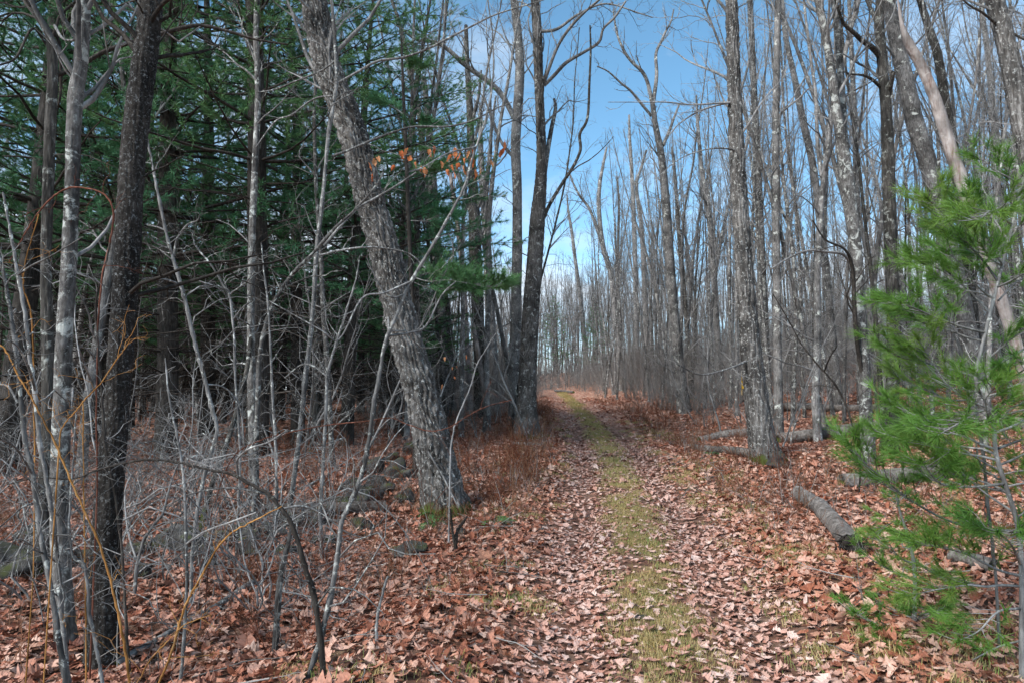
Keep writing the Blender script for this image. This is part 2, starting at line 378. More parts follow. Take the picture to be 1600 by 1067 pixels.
# ------------------------------------------------------------------ ground
def axis(lo, hi, step, far, grow=1.12):
    a = list(np.arange(lo, hi, step)); s = step
    while a[-1] < far: s *= grow; a.append(a[-1] + s)
    s = step; b = [lo]
    while b[-1] > -far: s *= grow; b.append(b[-1] - s)
    return np.array(b[:0:-1] + a)
xs = axis(-9, 12, .16, 320); ys = axis(-1, 26, .16, 420, 1.09); ys = ys[ys > -60]
X, Y = np.meshgrid(xs, ys, indexing='ij'); Z = gz(X, Y)
def strip_mask(x, y):
    u = x - tx(y)
    return np.exp(-(u / .30) ** 4)
nx_, ny_ = X.shape
idx = np.arange(nx_ * ny_).reshape(nx_, ny_)
Q = np.stack([idx[:-1, :-1], idx[1:, :-1], idx[1:, 1:], idx[:-1, 1:]], -1).reshape(-1, 4)
dist = np.hypot(X, Y)
u_ = X - tx(Y)
moss = (.42 + .16 * np.sin(X * 5 + Y * 1.3) * np.sin(Y * 2.3 - X)) * strip_mask(X, Y) + .20 * np.exp(-((np.abs(u_) - 1.5) / .5) ** 2) * (u_ > 0) + .08 * np.exp(-((np.abs(u_) - 1.5) / .5) ** 2)
moss *= np.clip((65 - Y) / 15, 0, 1)
ground = mesh_obj('ground', make_mesh('ground', np.stack([X, Y, Z], -1).reshape(-1, 3), [Q], ground_mat(), attrs={'moss': moss.ravel(), 'loose': np.clip((34 - dist) / 22, 0, .85).ravel()}))
tag(ground, 'leaf strewn forest floor with a two rutted trail and grassy middle strip', kind='structure')

# ------------------------------------------------------------------ scatter by geometry nodes (stuff only)
def scatter(name, pts, rots, scl, sources, label, cat, seed=0, parent=None):
    rng = np.random.default_rng(seed); n = len(pts)
    me = bpy.data.meshes.new(name); me.vertices.add(n); me.vertices.foreach_set('co', np.asarray(pts, np.float32).ravel())
    a = me.attributes.new('rot', 'FLOAT_VECTOR', 'POINT'); a.data.foreach_set('vector', np.asarray(rots, np.float32).ravel())
    a = me.attributes.new('scl', 'FLOAT', 'POINT'); a.data.foreach_set('value', np.asarray(scl, np.float32))
    a = me.attributes.new('pick', 'INT', 'POINT'); a.data.foreach_set('value', rng.integers(0, len(sources), n).astype(np.int32))
    o = mesh_obj(name, me, parent)
    tag(o, label, cat, kind='stuff')
    ng = bpy.data.node_groups.new(name + '_scatter', 'GeometryNodeTree')
    ng.interface.new_socket('Geometry', in_out='INPUT', socket_type='NodeSocketGeometry'); ng.interface.new_socket('Geometry', in_out='OUTPUT', socket_type='NodeSocketGeometry')
    gi = ng.nodes.new('NodeGroupInput'); go = ng.nodes.new('NodeGroupOutput'); ip = ng.nodes.new('GeometryNodeInstanceOnPoints')
    jg = ng.nodes.new('GeometryNodeJoinGeometry')
    for s in reversed(sources):
        oi = ng.nodes.new('GeometryNodeObjectInfo'); oi.inputs['Object'].default_value = s; oi.inputs['As Instance'].default_value = False
        gti = ng.nodes.new('GeometryNodeGeometryToInstance'); ng.links.new(oi.outputs['Geometry'], gti.inputs[0]); ng.links.new(gti.outputs[0], jg.inputs[0])
    def att(nm, ty):
        q = ng.nodes.new('GeometryNodeInputNamedAttribute'); q.data_type = ty; q.inputs['Name'].default_value = nm
        return q.outputs['Attribute']
    ng.links.new(gi.outputs[0], ip.inputs['Points']); ng.links.new(jg.outputs[0], ip.inputs['Instance'])
    ip.inputs['Pick Instance'].default_value = True
    ng.links.new(att('pick', 'INT'), ip.inputs['Instance Index'])
    etr = ng.nodes.new('FunctionNodeEulerToRotation'); ng.links.new(att('rot', 'FLOAT_VECTOR'), etr.inputs[0]); ng.links.new(etr.outputs[0], ip.inputs['Rotation'])
    ng.links.new(att('scl', 'FLOAT'), ip.inputs['Scale'])
    ng.links.new(ip.outputs[0], go.inputs[0])
    md = o.modifiers.new('scatter', 'NODES'); md.node_group = ng
    return o
def slope_rot(rng, x, y, tilt):
    e = .12
    sx = (gz(x + e, y) - gz(x - e, y)) / (2 * e); sy = (gz(x, y + e) - gz(x, y - e)) / (2 * e)
    n = len(x)
    # Euler XYZ: spin about z first is not possible, so tilt small and spin free
    yaw = rng.uniform(0, 6.283, n); rx = np.arctan(sy) ; ry = -np.arctan(sx)
    c, s = np.cos(yaw), np.sin(yaw)
    return np.stack([rx * c + ry * s + rng.normal(0, tilt, n), -rx * s + ry * c + rng.normal(0, tilt, n), yaw], 1)

# leaf shapes: lobed oak and maple outlines, folded and curled
def leaf_mesh(name, seed, maple, mat, beech=False):
    rng = np.random.default_rng(seed)
    k = 13
    t = np.linspace(0, 1, k)
    if maple:
        prof = np.array([.03, .22, .38, .44, .30, .34, .46, .30, .22, .27, .15, .08, .0])
    else:
        prof = np.array([.015, .08, .14, .09, .20, .29, .15, .24, .32, .17, .22, .13, .0])
    if beech: prof = np.array([.01, .10, .18, .24, .28, .30, .31, .29, .26, .21, .15, .08, .0])
    prof = prof * rng.uniform(.8, 1.2, k)
    L = .115 * (.8 if beech else 1)
    V = []; bend = rng.uniform(-1.2, 2.0); fold = rng.uniform(.0, .7); curl = rng.uniform(-.8, 1.6); tw = rng.uniform(-.8, .8)
    for side in (-1, 0, 1):
        for i in range(k):
            y = (t[i] - .5) * L; x = side * prof[i] * L * 1.05
            if side: y += .010 * math.sin(i * 1.9 + seed)
            z = fold * abs(x) + curl * 8 * x * x + bend * 4 * (y * y) + tw * x * (t[i] - .5) * 1.2 + rng.normal(0, .0022)
            V.append((x, y, z))
    V = np.array(V); V[:, 2] -= V[:, 2].min() * .6
    q = []
    for a, b2 in ((0, 1), (1, 2)):
        for i in range(k - 1): q.append((a * k + i, b2 * k + i, b2 * k + i + 1, a * k + i + 1))
    P_ = limb(rng, np.array([0, -L / 2, V[k, 2]]), (0, -1, .1), .035, 2, .4, .1)
    T = Tubes(); T.add(P_, [.0012, .001, .0008], 3); TV, TQ = T.arrays()
    me = make_mesh(name, np.concatenate([V, TV]), [np.array(q), TQ + len(V)], mat, smooth=False)
    return me
leaf_me = [leaf_mesh('fallen_leaf', 40 + i, i % 4 == 2, M['leaf'], i % 4 == 3) for i in range(16)]
leaf_src = [mesh_obj('leaf_source', m, link=False) for m in leaf_me]
trail_me = []
for m in leaf_me[:8]:
    q_ = m.copy(); q_.materials.clear(); q_.materials.append(M['trail_leaf']); trail_me.append(q_)
trail_src = [mesh_obj('trail_leaf_source', m, link=False) for m in trail_me]

def wedge(rng, n, y0, y1, margin=3.0, fall=1.0):
    """random points over the ground the camera can see from here or from a step aside"""
    y = np.sqrt(rng.uniform(y0 * y0, y1 * y1, n)); w = .78 * y + margin
    return rng.uniform(-1, 1, n) * w, y
rl = np.random.default_rng(5)
px_, py_, sc_ = [], [], []
for (n, y0, y1, s0, s1) in ((44000, 2.6, 8, .38, .82), (84000, 8, 18, .45, .92), (60000, 18, 45, .7, 1.4)):
    x, y = wedge(rl, n, y0, y1); u = x - tx(y)
    strip = np.exp(-(u / .30) ** 4)
    keep = rl.uniform(0, 1, n) > .62 * strip
    x, y = x[keep], y[keep]
    px_.append(x); py_.append(y); sc_.append(rl.uniform(s0, s1, len(x)))
lx, ly, ls = np.concatenate(px_), np.concatenate(py_), np.concatenate(sc_)
lu = np.abs(lx - tx(ly)); ls = ls * np.where(lu < 1.0, .85, 1.0) * np.exp(np.random.default_rng(2).normal(0, .2, len(ls)))
tilt = np.where(lu < 1.0, .13, .28)
lr_ = slope_rot(rl, lx, ly, 1.0 * 0 + .001); n_ = len(lx)
lr_[:, 0] += rl.normal(0, 1, n_) * tilt; lr_[:, 1] += rl.normal(0, 1, n_) * tilt
flip = rl.uniform(0, 1, n_) < .4; lr_[flip, 0] += math.pi
lz = gz(lx, ly) + rl.uniform(.004, .035, n_) * np.where(lu < 1.0, .7, 1.2)
pts = np.stack([lx, ly, lz], 1)
# the nearest in view become single leaves
d_ = ray(800, 533)
vis = (ly > 3.7) & (np.abs(lx / ly) < .74)
order = np.argsort(np.where(vis, np.hypot(lx, ly) / ls, 1e9))[:300]
for i in order:
    on_t = lu[i] < .95; o = mesh_obj('fallen_leaf', trail_me[int(rl.integers(0, 8))] if on_t else leaf_me[int(rl.integers(0, len(leaf_me)))], ground)
    o.location = [float(v) for v in pts[i]] ; o.location.z += .006
    o.rotation_euler = [float(v) for v in lr_[i]]; o.scale = (float(ls[i]),) * 3
rest = np.ones(n_, bool); rest[order] = False
on_trail = lu + np.random.default_rng(4).normal(0, .12, n_) < .95
scatter('trail_leaf_litter', pts[rest & on_trail], lr_[rest & on_trail], ls[rest & on_trail], trail_src, 'pale trodden leaves lying flat in the two ruts of the trail', 'leaf litter', 13)
rest &= ~on_trail
scatter('leaf_litter', pts[rest], lr_[rest], ls[rest], leaf_src, 'carpet of rust and tan fallen leaves covering the woods floor', 'leaf litter', 3)

# grass of the middle strip and of the verges
def tuft_mesh(name, seed, n, h, spread, w, mat):
    rng = np.random.default_rng(seed); V, Tt = [], []
    for i in range(n):
        a = rng.uniform(0, 6.28); b0 = rng.normal(0, spread, 2); hh = h * rng.uniform(.5, 1.2); lean = rng.uniform(.25, 1.3) * hh
        d = np.array([math.cos(a), math.sin(a)]); s = np.array([-d[1], d[0]]) * w
        p0 = b0; p1 = b0 + d * lean * .4; p2 = b0 + d * lean
        k = len(V)
        V += [(*(p0 - s), -.01), (*(p0 + s), -.01), (*(p1 - s * .7), hh * .65), (*(p1 + s * .7), hh * .65), (*p2, hh * .8)]
        Tt += [(k, k + 1, k + 3), (k, k + 3, k + 2), (k + 2, k + 3, k + 4)]
    return make_mesh(name, V, [np.array(Tt)], mat, False)
g_src = [mesh_obj('grass_source', tuft_mesh('grass', 70 + i, 16, .034, .045, .0014, M['grass' if i < 4 else 'greengrass']), link=False) for i in range(5)]
rg = np.random.default_rng(8)
gx, gy, gs = [], [], []
for n, y0, y1, s in ((6000, 2.5, 12, 1.0), (4600, 12, 28, 1.5), (2600, 28, 58, 2.4)):
    y = rg.uniform(y0, y1, n); x = tx(y) + np.clip(rg.normal(0, .17, n), -.36, .36)
    pat = np.sin(x * 9 + y * 2.1) + np.sin(y * 5.3 - x * 4) + np.sin(y * 1.7)
    k = pat > rg.uniform(-1.9, -.3, n); gx.append(x[k]); gy.append(y[k]); gs.append(np.exp(rg.normal(-.35, .4, k.sum())) * s)
for i in range(230):                                    # clumps on the verges
    y = rg.uniform(3.5, 24); sd = rg.choice([-1, 1], p=[.35, .65]); c = tx(y) + sd * rg.uniform(.85, 2.1); m = int(rg.integers(4, 22))
    gx.append(c + rg.normal(0, .07, m)); gy.append(y + rg.normal(0, .09, m)); gs.append(rg.uniform(.9, 2.0, m))
gx, gy, gs = map(np.concatenate, (gx, gy, gs))
scatter('grass', np.stack([gx, gy, gz(gx, gy)], 1), slope_rot(rg, gx, gy, .12), gs, g_src, 'yellow green grass along the trail middle and in tufts on the verges', 'grass', 4)

# ------------------------------------------------------------------ traced trees
def px_line(pts, Y, dY=0.0, n=6):
    """photo polyline [(x,y,w)] standing at distance Y -> world points and radii"""
    pts = [(p[0], p[1], p[2]) for p in pts]
    S = smooth_poly(pts, n); f = np.linspace(0, 1, len(S)); Ys = Y + dY * f
    P = np.array([at(a[0], a[1], yy) for a, yy in zip(S, Ys)]); r = np.maximum(S[:, 2], .3) * .5 * Ys / F
    return P, r

def crown_on(T, rng, P, r, n, f0, L, level=2, up=.5, rf=.45, kids=5, spread=(.5, .95), rmin=.003):
    for f in np.sort(rng.uniform(f0, .97, n)):
        p, t = along(P, f); rr = float(np.interp(f, np.linspace(0, 1, len(r)), r))
        d = side_dir(rng, t, rng.uniform(*spread), .15); l = L * rng.uniform(.4, 1.1) * (1.2 - .7 * f)
        Q = limb(rng, p, d, l, 8, .55, up); ra = min(rr * rf, .011 * l + .008) ; q = np.linspace(ra, rmin, 9)
        T.add(Q, q, 5)
        twigs(T, rng, Q, q, kids, l * .22, l * .5, .2, level, .3, (.4, .9), rmin * .8, .5, .55, 4)

def hero(name, label, cat, pts, mat, Y=None, height=None, seed=1, ridge=.03, depth=.006, k=40, step=.04, flare=.5, limbs=(), crown=14, crown_L=2.6,
         f0=.45, side=0, side_f=.08, side_l=(.5, 1.4), twig_mat='twig', group=None, lump=.03, base_y=None, dY=0.0, level=2, trunk_name='trunk'):
    """a tree traced in the photo: trunk as relief, each main limb a branch part, the fine twigs a crown part"""
    rng = np.random.default_rng(seed)
    if Y is None:
        g = ground_at(pts[0][0], pts[0][1]); Y = g[1]
    P, r = px_line(pts, Y, dY)
    g0 = P[0].copy(); gzv = float(gz(P[0][0], P[0][1]))
    if P[0][2] > gzv + .03 or P[0][2] < gzv - .6:         # run the foot down to the ground
        d = unit(P[0] - P[3]); tt = (gzv - P[0][2]) / (d[2] if abs(d[2]) > .2 else -1)
        if 0 < tt < 4:
            P = np.vstack([P[0] + d * (tt + .1), P]); r = np.concatenate([[r[0] * 1.05], r])
    else:
        d = unit(P[0] - P[3]); P = np.vstack([P[0] + d * .12, P]); r = np.concatenate([[r[0]], r])
    if height:
        top = P[-1]; rem = height - (top[2] - P[0][2])
        if rem > .3:
            d = unit(P[-1] - P[-5]); E = limb(rng, top, d, rem, 9, .22, .35)
            P = np.vstack([P, E[1:]]); r = np.concatenate([r, np.linspace(r[-1], .012, 10)[1:]])
    o = np.array([P[1][0], P[1][1], float(gz(P[1][0], P[1][1]))])
    root = empty(name, o, label, cat, group)
    V, Q = bark_tube(P, r, k, step, ridge, depth, seed, flare, lump)
    tr = mesh_obj(trunk_name, make_mesh(trunk_name, V - o, [Q], M[mat]), root)
    for lb in limbs:
        lp, lm = lb[0], (lb[1] if len(lb) > 1 else mat); dy = lb[2] if len(lb) > 2 else rng.uniform(-1.2, 1.2) ; nt = lb[3] if len(lb) > 3 else 7
        LP, lrad = px_line(lp, Y, dy, 5)
        T = Tubes(); T.add(LP, np.maximum(lrad, .003), 7)
        ll = float(np.linalg.norm(np.diff(LP, axis=0), axis=1).sum())
        twigs(T, rng, LP, lrad, nt, ll * .12, ll * .35, .25, 2, .3, rmin=.0022 + .00012 * Y)
        mesh_obj('branch', T.build('branch', M[lm], o), root)
    T = Tubes()
    if crown: crown_on(T, rng, P, r, crown, f0, crown_L, level, rmin=.0025 + .00012 * Y)
    if side: twigs(T, rng, P, r, side, side_l[0], side_l[1], side_f, 2, .15, (.7, 1.4), .0018 + .00015 * Y, .6, .35)
    if T.n: mesh_obj('crown', T.build('crown', M[twig_mat], o), root)
    return root, P, r, Y

CAT = 'tree'
# the big leaning oak
hero('oak_tree', 'thick furrowed oak leaning left over the leaves beside the trail', CAT,
     [(698, 800, 60), (690, 760, 55), (676, 690, 53), (655, 600, 49), (634, 530, 47), (605, 410, 46), (577, 310, 43), (548, 200, 42), (510, 100, 40), (490, 0, 39), (475, -80, 37)],
     'oak', height=13, seed=3, ridge=.05, depth=.036, k=160, step=.024, flare=.38, lump=.02, crown=16, crown_L=3.5, f0=.62,
     limbs=[([(640, 640, 6), (660, 690, 4), (690, 740, 3), (715, 790, 2)], 'twig', -.5, 5)])
# dark lichened trunk near the left edge
hero('dark_tree', 'blackish lichen speckled trunk close by, third trunk in from the left edge', CAT,
     [(158, 1040, 46), (163, 900, 42), (172, 760, 38), (182, 640, 35), (190, 534, 36), (199, 400, 37), (206, 267, 37), (216, 170, 37), (228, 80, 36), (236, 0, 35), (240, -90, 33)],
     'black', height=11, seed=4, ridge=.018, depth=.006, k=64, step=.018, flare=.25, lump=.02, crown=14, crown_L=2.2, f0=.6, twig_mat='darktwig', side=9, side_f=.4, side_l=(.5, 1.3))
# pale trunk next to it
hero('maple_tree', 'pale smooth trunk blotched grey, just left of the blackish trunk', CAT,
     [(104, 1010, 30), (96, 900, 27), (93, 760, 27), (96, 650, 25), (100, 534, 24), (108, 400, 22), (113, 267, 21), (117, 160, 22), (127, 90, 21), (132, 0, 20), (136, -80, 19)],
     'maple', height=13, seed=5, ridge=.03, depth=.003, k=56, step=.025, flare=.25, crown=12, crown_L=2.4, f0=.6, side=7, side_l=(.6, 1.6), twig_mat='twig')
hero('maple_tree', 'slim dark trunk with white patches and a long arching limb, near the left edge', CAT,
     [(66, 900, 22), (70, 760, 19), (75, 640, 18), (74, 534, 17), (72, 400, 15), (76, 267, 16), (78, 200, 16), (82, 120, 15), (78, 60, 13), (58, 25, 11), (35, -10, 10), (15, -80, 9)],
     'dark', height=10, seed=6, ridge=.02, depth=.004, k=44, step=.025, flare=.25, crown=10, crown_L=2.0, f0=.62, twig_mat='darktwig',
     limbs=[([(82, 118, 8), (100, 114, 7), (130, 100, 7), (165, 80, 7), (210, 65, 7), (252, 53, 7), (285, 44, 7), (315, 40, 6), (360, 50, 5), (400, 62, 4), (450, 70, 3)], 'darktwig', .4, 10),
            ([(70, 40, 6), (90, 60, 5), (95, 100, 5), (94, 150, 4), (85, 180, 3)], 'darktwig', .2, 3),
            ([(72, 70, 4), (50, 45, 4), (25, 90, 3.5), (0, 102, 3)], 'darktwig', -.3, 5),
            ([(85, 40, 5), (100, 62, 4), (125, 60, 4), (148, 46, 3)], 'whitetwig', -.2, 4)])
hero('birch_tree', 'thin mottled whitish trunk standing left of the leaning oak', CAT,
     [(396, 790, 17), (396, 700, 15), (394, 620, 14), (392, 534, 12), (393, 400, 11), (398, 267, 10), (403, 150, 9.5), (400, 60, 9), (402, 0, 9), (404, -60, 8)],
     'maple', height=11, seed=7, ridge=.03, depth=.003, k=36, step=.03, flare=.3, crown=10, crown_L=2.0, f0=.55, side=10, side_l=(.6, 1.5), twig_mat='whitetwig',
     limbs=[([(393, 520, 7), (385, 580, 7), (370, 640, 7), (355, 690, 8), (330, 760, 8), (312, 830, 8)], 'dark', -1.0, 4)])
# centre clump beside the trail
hero('maple_tree', 'dark tall maple with upswept limbs standing at the left edge of the trail', CAT,
     [(822, 686, 38), (823, 640, 29), (826, 560, 27), (830, 480, 26), (836, 400, 25), (840, 340, 24), (846, 267, 18), (845, 200, 15), (842, 130, 14), (840, 60, 15), (836, 0, 14), (833, -60, 13)],
     'brown', height=17, seed=8, ridge=.035, depth=.012, k=72, step=.04, flare=.6, crown=16, crown_L=3.2, f0=.55, side=10, side_l=(.8, 2.0),
     limbs=[([(846, 140, 6), (855, 115, 6), (872, 72, 5), (892, 42, 5), (915, 18, 4), (936, 0, 4), (965, -30, 3)], 'twig', -1.5, 9),
            ([(850, 134, 6), (866, 118, 6), (885, 98, 6), (912, 82, 5), (936, 66, 5), (943, 45, 4), (960, 28, 4), (978, 2, 3)], 'twig', -.8, 10),
            ([(842, 50, 5), (870, 46, 5), (900, 25, 4), (935, 8, 3), (960, 8, 2.5), (990, 18, 2), (1020, 28, 1.4)], 'twig', -.8, 9),
            ([(848, 345, 6), (860, 318, 6), (880, 285, 5.5), (895, 262, 5), (907, 235, 5), (906, 210, 5), (918, 185, 4.5), (921, 130, 4), (923, 80, 3.5), (922, 40, 2.5)], 'dark', -.6, 2),
            ([(848, 290, 9), (855, 240, 8), (862, 200, 7), (868, 170, 6), (866, 155, 4)], 'maple', .5, 6),
            ([(838, 330, 6), (845, 250, 6), (842, 190, 5), (848, 130, 5), (833, 80, 3)], 'dark', -.4, 4)])
hero('maple_tree', 'grey maple close behind the dark tall maple, with a limb arching left', CAT,
     [(806, 655, 20), (804, 580, 18), (806, 500, 17), (808, 400, 16), (808, 300, 15), (806, 220, 16), (812, 120, 15), (810, 60, 13), (803, 0, 12), (800, -50, 11)],
     'grey', height=17, seed=9, ridge=.035, depth=.008, k=48, step=.05, flare=.4, crown=14, crown_L=3, f0=.5, side=8, side_l=(.8, 2.0),
     limbs=[([(806, 190, 9), (785, 150, 9), (762, 127, 9), (740, 112, 8), (722, 98, 8), (700, 78, 7), (678, 66, 6), (650, 62, 5), (620, 40, 3), (585, 20, 2)], 'grey', -1.5, 14),
            ([(806, 250, 6), (785, 225, 5), (770, 190, 4), (756, 150, 3)], 'grey', 1.0, 8)])
# the straight trunk right of the trail
hero('oak_tree', 'straight tall trunk with mossy foot right of the trail', CAT,
     [(1200, 722, 46), (1192, 690, 37), (1182, 620, 34), (1172, 534, 30), (1165, 450, 27), (1158, 350, 25), (1152, 250, 23), (1147, 130, 20), (1143, 0, 18), (1140, -60, 17)],
     'oak', height=18, seed=10, ridge=.045, depth=.022, k=100, step=.04, flare=.3, lump=.02, crown=14, crown_L=3, f0=.55, side=5, side_l=(.5, 1.4),
     limbs=[([(1150, 160, 3), (1120, 162, 3), (1080, 164, 2.6), (1040, 160, 2.2), (1000, 160, 1.6), (950, 160, 1)], 'twig', -1, 10),
            ([(1152, 158, 3), (1110, 168, 3), (1085, 178, 2.6), (1060, 195, 2), (1045, 212, 1.5)], 'twig', -.6, 6),
            ([(1165, 240, 3), (1130, 232, 3), (1095, 236, 2), (1060, 250, 1.5), (1030, 275, 1)], 'whitetwig', -.8, 6),
            ([(1175, 560, 4), (1140, 575, 3), (1095, 585, 2.5), (1060, 570, 2)], 'whitetwig', -1.2, 8)])
# right hand wood, larger trunks
hero('maple_tree', 'pale twin stemmed tree with white lichened foot right of the mossy footed trunk', CAT,
     [(1358, 724, 22), (1354, 660, 19), (1350, 580, 18), (1345, 500, 18), (1338, 400, 18), (1328, 320, 20), (1322, 267, 20), (1314, 210, 17), (1307, 170, 15), (1297, 100, 13), (1287, 40, 12), (1278, 0, 11), (1270, -50, 10)],
     'maple', height=16, seed=12, ridge=.03, depth=.005, k=56, step=.04, flare=.4, crown=13, crown_L=2.6, f0=.6, side=7, side_l=(.5, 1.5),
     limbs=[([(1326, 290, 13), (1320, 230, 12), (1316, 160, 12), (1312, 90, 11), (1308, 40, 10), (1300, -20, 9)], 'maple', .8, 8),
            ([(1350, 600, 6), (1340, 540, 7), (1335, 480, 7), (1332, 420, 6), (1320, 390, 4), (1290, 375, 3), (1270, 345, 2)], 'darktwig', -.8, 6),
            ([(1334, 420, 4), (1318, 398, 5), (1290, 394, 4), (1262, 392, 3.5), (1235, 402, 3), (1205, 420, 2)], 'twig', -.8, 8)])
hero('maple_tree', 'dark crooked tree with thick low forks among the pale poles on the right', CAT,
     [(1388, 706, 24), (1392, 640, 19), (1396, 560, 19), (1396, 480, 19), (1392, 400, 19), (1390, 330, 18), (1388, 267, 17), (1386, 200, 17), (1382, 140, 16), (1377, 80, 15), (1374, 30, 13), (1376, 0, 12), (1378, -50, 11)],
     'dark', height=15, seed=13, ridge=.025, depth=.008, k=60, step=.04, flare=.4, lump=.07, crown=12, crown_L=2.6, f0=.6, side=8, side_l=(.5, 1.4),
     limbs=[([(1374, 88, 9), (1362, 74, 9), (1345, 62, 8), (1335, 52, 7), (1318, 36, 6), (1310, 15, 5), (1300, -20, 4)], 'dark', -1, 6),
            ([(1374, 60, 8), (1368, 30, 7), (1358, 8, 6), (1345, -25, 5)], 'dark', 1, 5),
            ([(1376, 136, 6), (1362, 124, 5), (1348, 118, 4), (1330, 116, 3), (1318, 112, 2)], 'dark', -1, 4),
            ([(1388, 150, 9), (1392, 132, 8), (1396, 112, 7)], 'dark', -.3, 0)])
hero('maple_tree', 'stout pale grey trunk leaning left behind the young pine', CAT,
     [(1535, 660, 30), (1520, 560, 27), (1500, 460, 26), (1478, 370, 26), (1462, 300, 26), (1446, 240, 25), (1430, 190, 25), (1416, 130, 25), (1402, 70, 22), (1388, 0, 20), (1380, -60, 18)],
     'grey', Y=15.5, height=17, seed=14, ridge=.035, depth=.009, k=72, step=.04, flare=.4, crown=13, crown_L=2.8, f0=.6, side=6, side_l=(.5, 1.5))
hero('dead_tree', 'barkless pinkish dead trunk leaning left with a broken pointed top', 'dead tree',
     [(1650, 740, 19), (1618, 640, 18), (1590, 545, 18), (1560, 455, 18), (1530, 370, 18), (1505, 290, 18), (1482, 220, 18), (1460, 150, 17), (1438, 100, 16), (1420, 68, 14), (1410, 42, 7), (1406, 20, 4), (1403, 0, 2)],
     'dead', Y=8.5, seed=15, ridge=.05, depth=.004, k=40, step=.03, flare=.2, lump=.06, crown=0)
hero('maple_tree', 'slim mossy trunk leaning left behind the barkless dead trunk', CAT,
     [(1535, 640, 17), (1525, 540, 16), (1515, 440, 15), (1508, 360, 15), (1498, 290, 15), (1488, 220, 15), (1477, 160, 14), (1466, 90, 13), (1450, 40, 11), (1438, 0, 10), (1425, -50, 9)],
     'dark', Y=16.5, height=15, seed=16, ridge=.03, depth=.007, k=44, step=.05, flare=.3, crown=12, crown_L=2.4, f0=.5, side=9, side_l=(.5, 1.5))
hero('oak_tree', 'dark rough trunk leaning left at the right edge above the young pine', CAT,
     [(1700, 800, 34), (1668, 600, 31), (1640, 420, 30), (1612, 267, 29), (1598, 200, 28), (1585, 130, 28), (1570, 60, 26), (1555, 0, 25), (1545, -60, 23)],
     'oak', Y=9.5, height=13, seed=17, ridge=.036, depth=.018, k=70, step=.045, flare=.4, crown=12, crown_L=2.5, f0=.6,
     limbs=[([(1560, 40, 5), (1535, 20, 4), (1510, 5, 3), (1490, -20, 2)], 'dark', -.6, 6), ([(1580, 50, 4), (1600, 62, 3), (1640, 80, 2)], 'dark', -.3, 4)])
for (lab, pts, w_, mt, sd) in [
    ('straight pale pole of a tree just right of the mossy footed trunk', [(1218, 690, 15), (1216, 600, 13), (1214, 450, 12), (1212, 300, 12), (1213, 150, 11), (1216, 0, 10), (1217, -50, 9)], 0, 'grey', 21),
    ('lichened slender pole half hidden by the mossy footed trunk', [(1200, 650, 13), (1196, 540, 12), (1190, 400, 12), (1184, 260, 11), (1178, 130, 10), (1172, 0, 9), (1170, -50, 8)], 0, 'maple', 22),
    ('slender leaning pole with a kinked top between the trail wood and twin stemmed tree', [(1312, 640, 14), (1304, 560, 12), (1290, 420, 12), (1272, 270, 11), (1255, 190, 11), (1240, 115, 9), (1228, 60, 8), (1222, 0, 7), (1220, -40, 6)], 0, 'grey', 23),
    ('thin upright pole directly beside the twin stemmed tree', [(1345, 640, 10), (1342, 520, 9), (1340, 400, 9), (1338, 267, 9), (1335, 180, 8), (1331, 90, 7), (1327, 0, 6)], 0, 'maple', 24),
    ('pale thin tree with knobs, second from the dark rough trunk at the right edge', [(1575, 560, 12), (1568, 430, 11), (1560, 300, 10), (1552, 180, 9), (1544, 90, 8), (1535, 20, 7), (1530, -30, 6)], 0, 'maple', 25)]:
    hero('slender_tree', lab, CAT, pts, mt, height=15, seed=sd, ridge=.03, depth=.005, k=32, step=.07, flare=.3, crown=14, crown_L=2.2, f0=.4, side=8, side_l=(.5, 1.5))
# trees at the middle, beyond the bend of the trail
hero('forked_tree', 'forked bare tree against blue sky right of the trail', CAT,
     [(1070, 645, 20), (1062, 580, 17), (1055, 510, 16), (1048, 430, 15), (1042, 340, 14), (1036, 267, 12), (1031, 230, 11), (1024, 195, 9), (1020, 165, 8)],
     'grey', seed=31, ridge=.04, depth=.008, k=40, step=.07, flare=.4, crown=10, crown_L=2.4, f0=.55, side=8, side_l=(.6, 1.8),
     limbs=[([(1020, 166, 7), (1012, 130, 6), (1003, 112, 6), (990, 100, 5), (978, 85, 5), (967, 62, 4), (962, 42, 3.4), (958, 15, 2)], 'grey', -.8, 12),
            ([(1020, 166, 7), (1026, 120, 6), (1025, 85, 5), (1034, 64, 4.5), (1040, 50, 4), (1048, 35, 3), (1053, 15, 2)], 'grey', .6, 12),
            ([(1018, 182, 5), (1000, 160, 4.6), (985, 142, 4), (970, 130, 3.4), (950, 112, 2.6), (933, 104, 2)], 'grey', -1, 9),
            ([(1036, 228, 6), (1046, 205, 5), (1053, 185, 4), (1062, 162, 3)], 'grey', .6, 8)])
hero('forked_tree', 'slim bare tree with a long left fork at the right edge of the far trail', CAT,
     [(972, 610, 12), (966, 540, 10), (960, 480, 9), (955, 430, 9), (942, 385, 8), (936, 330, 7), (937, 290, 6), (943, 255, 4.5), (948, 230, 3)],
     'grey', seed=32, ridge=.05, depth=.006, k=28, step=.1, flare=.3, crown=14, crown_L=2.6, f0=.4, side=8, side_l=(.8, 2.2),
     limbs=[([(945, 395, 6), (930, 350, 5), (920, 325, 4.5), (905, 305, 4), (893, 280, 2.5), (885, 255, 1.5)], 'grey', -1, 12)])
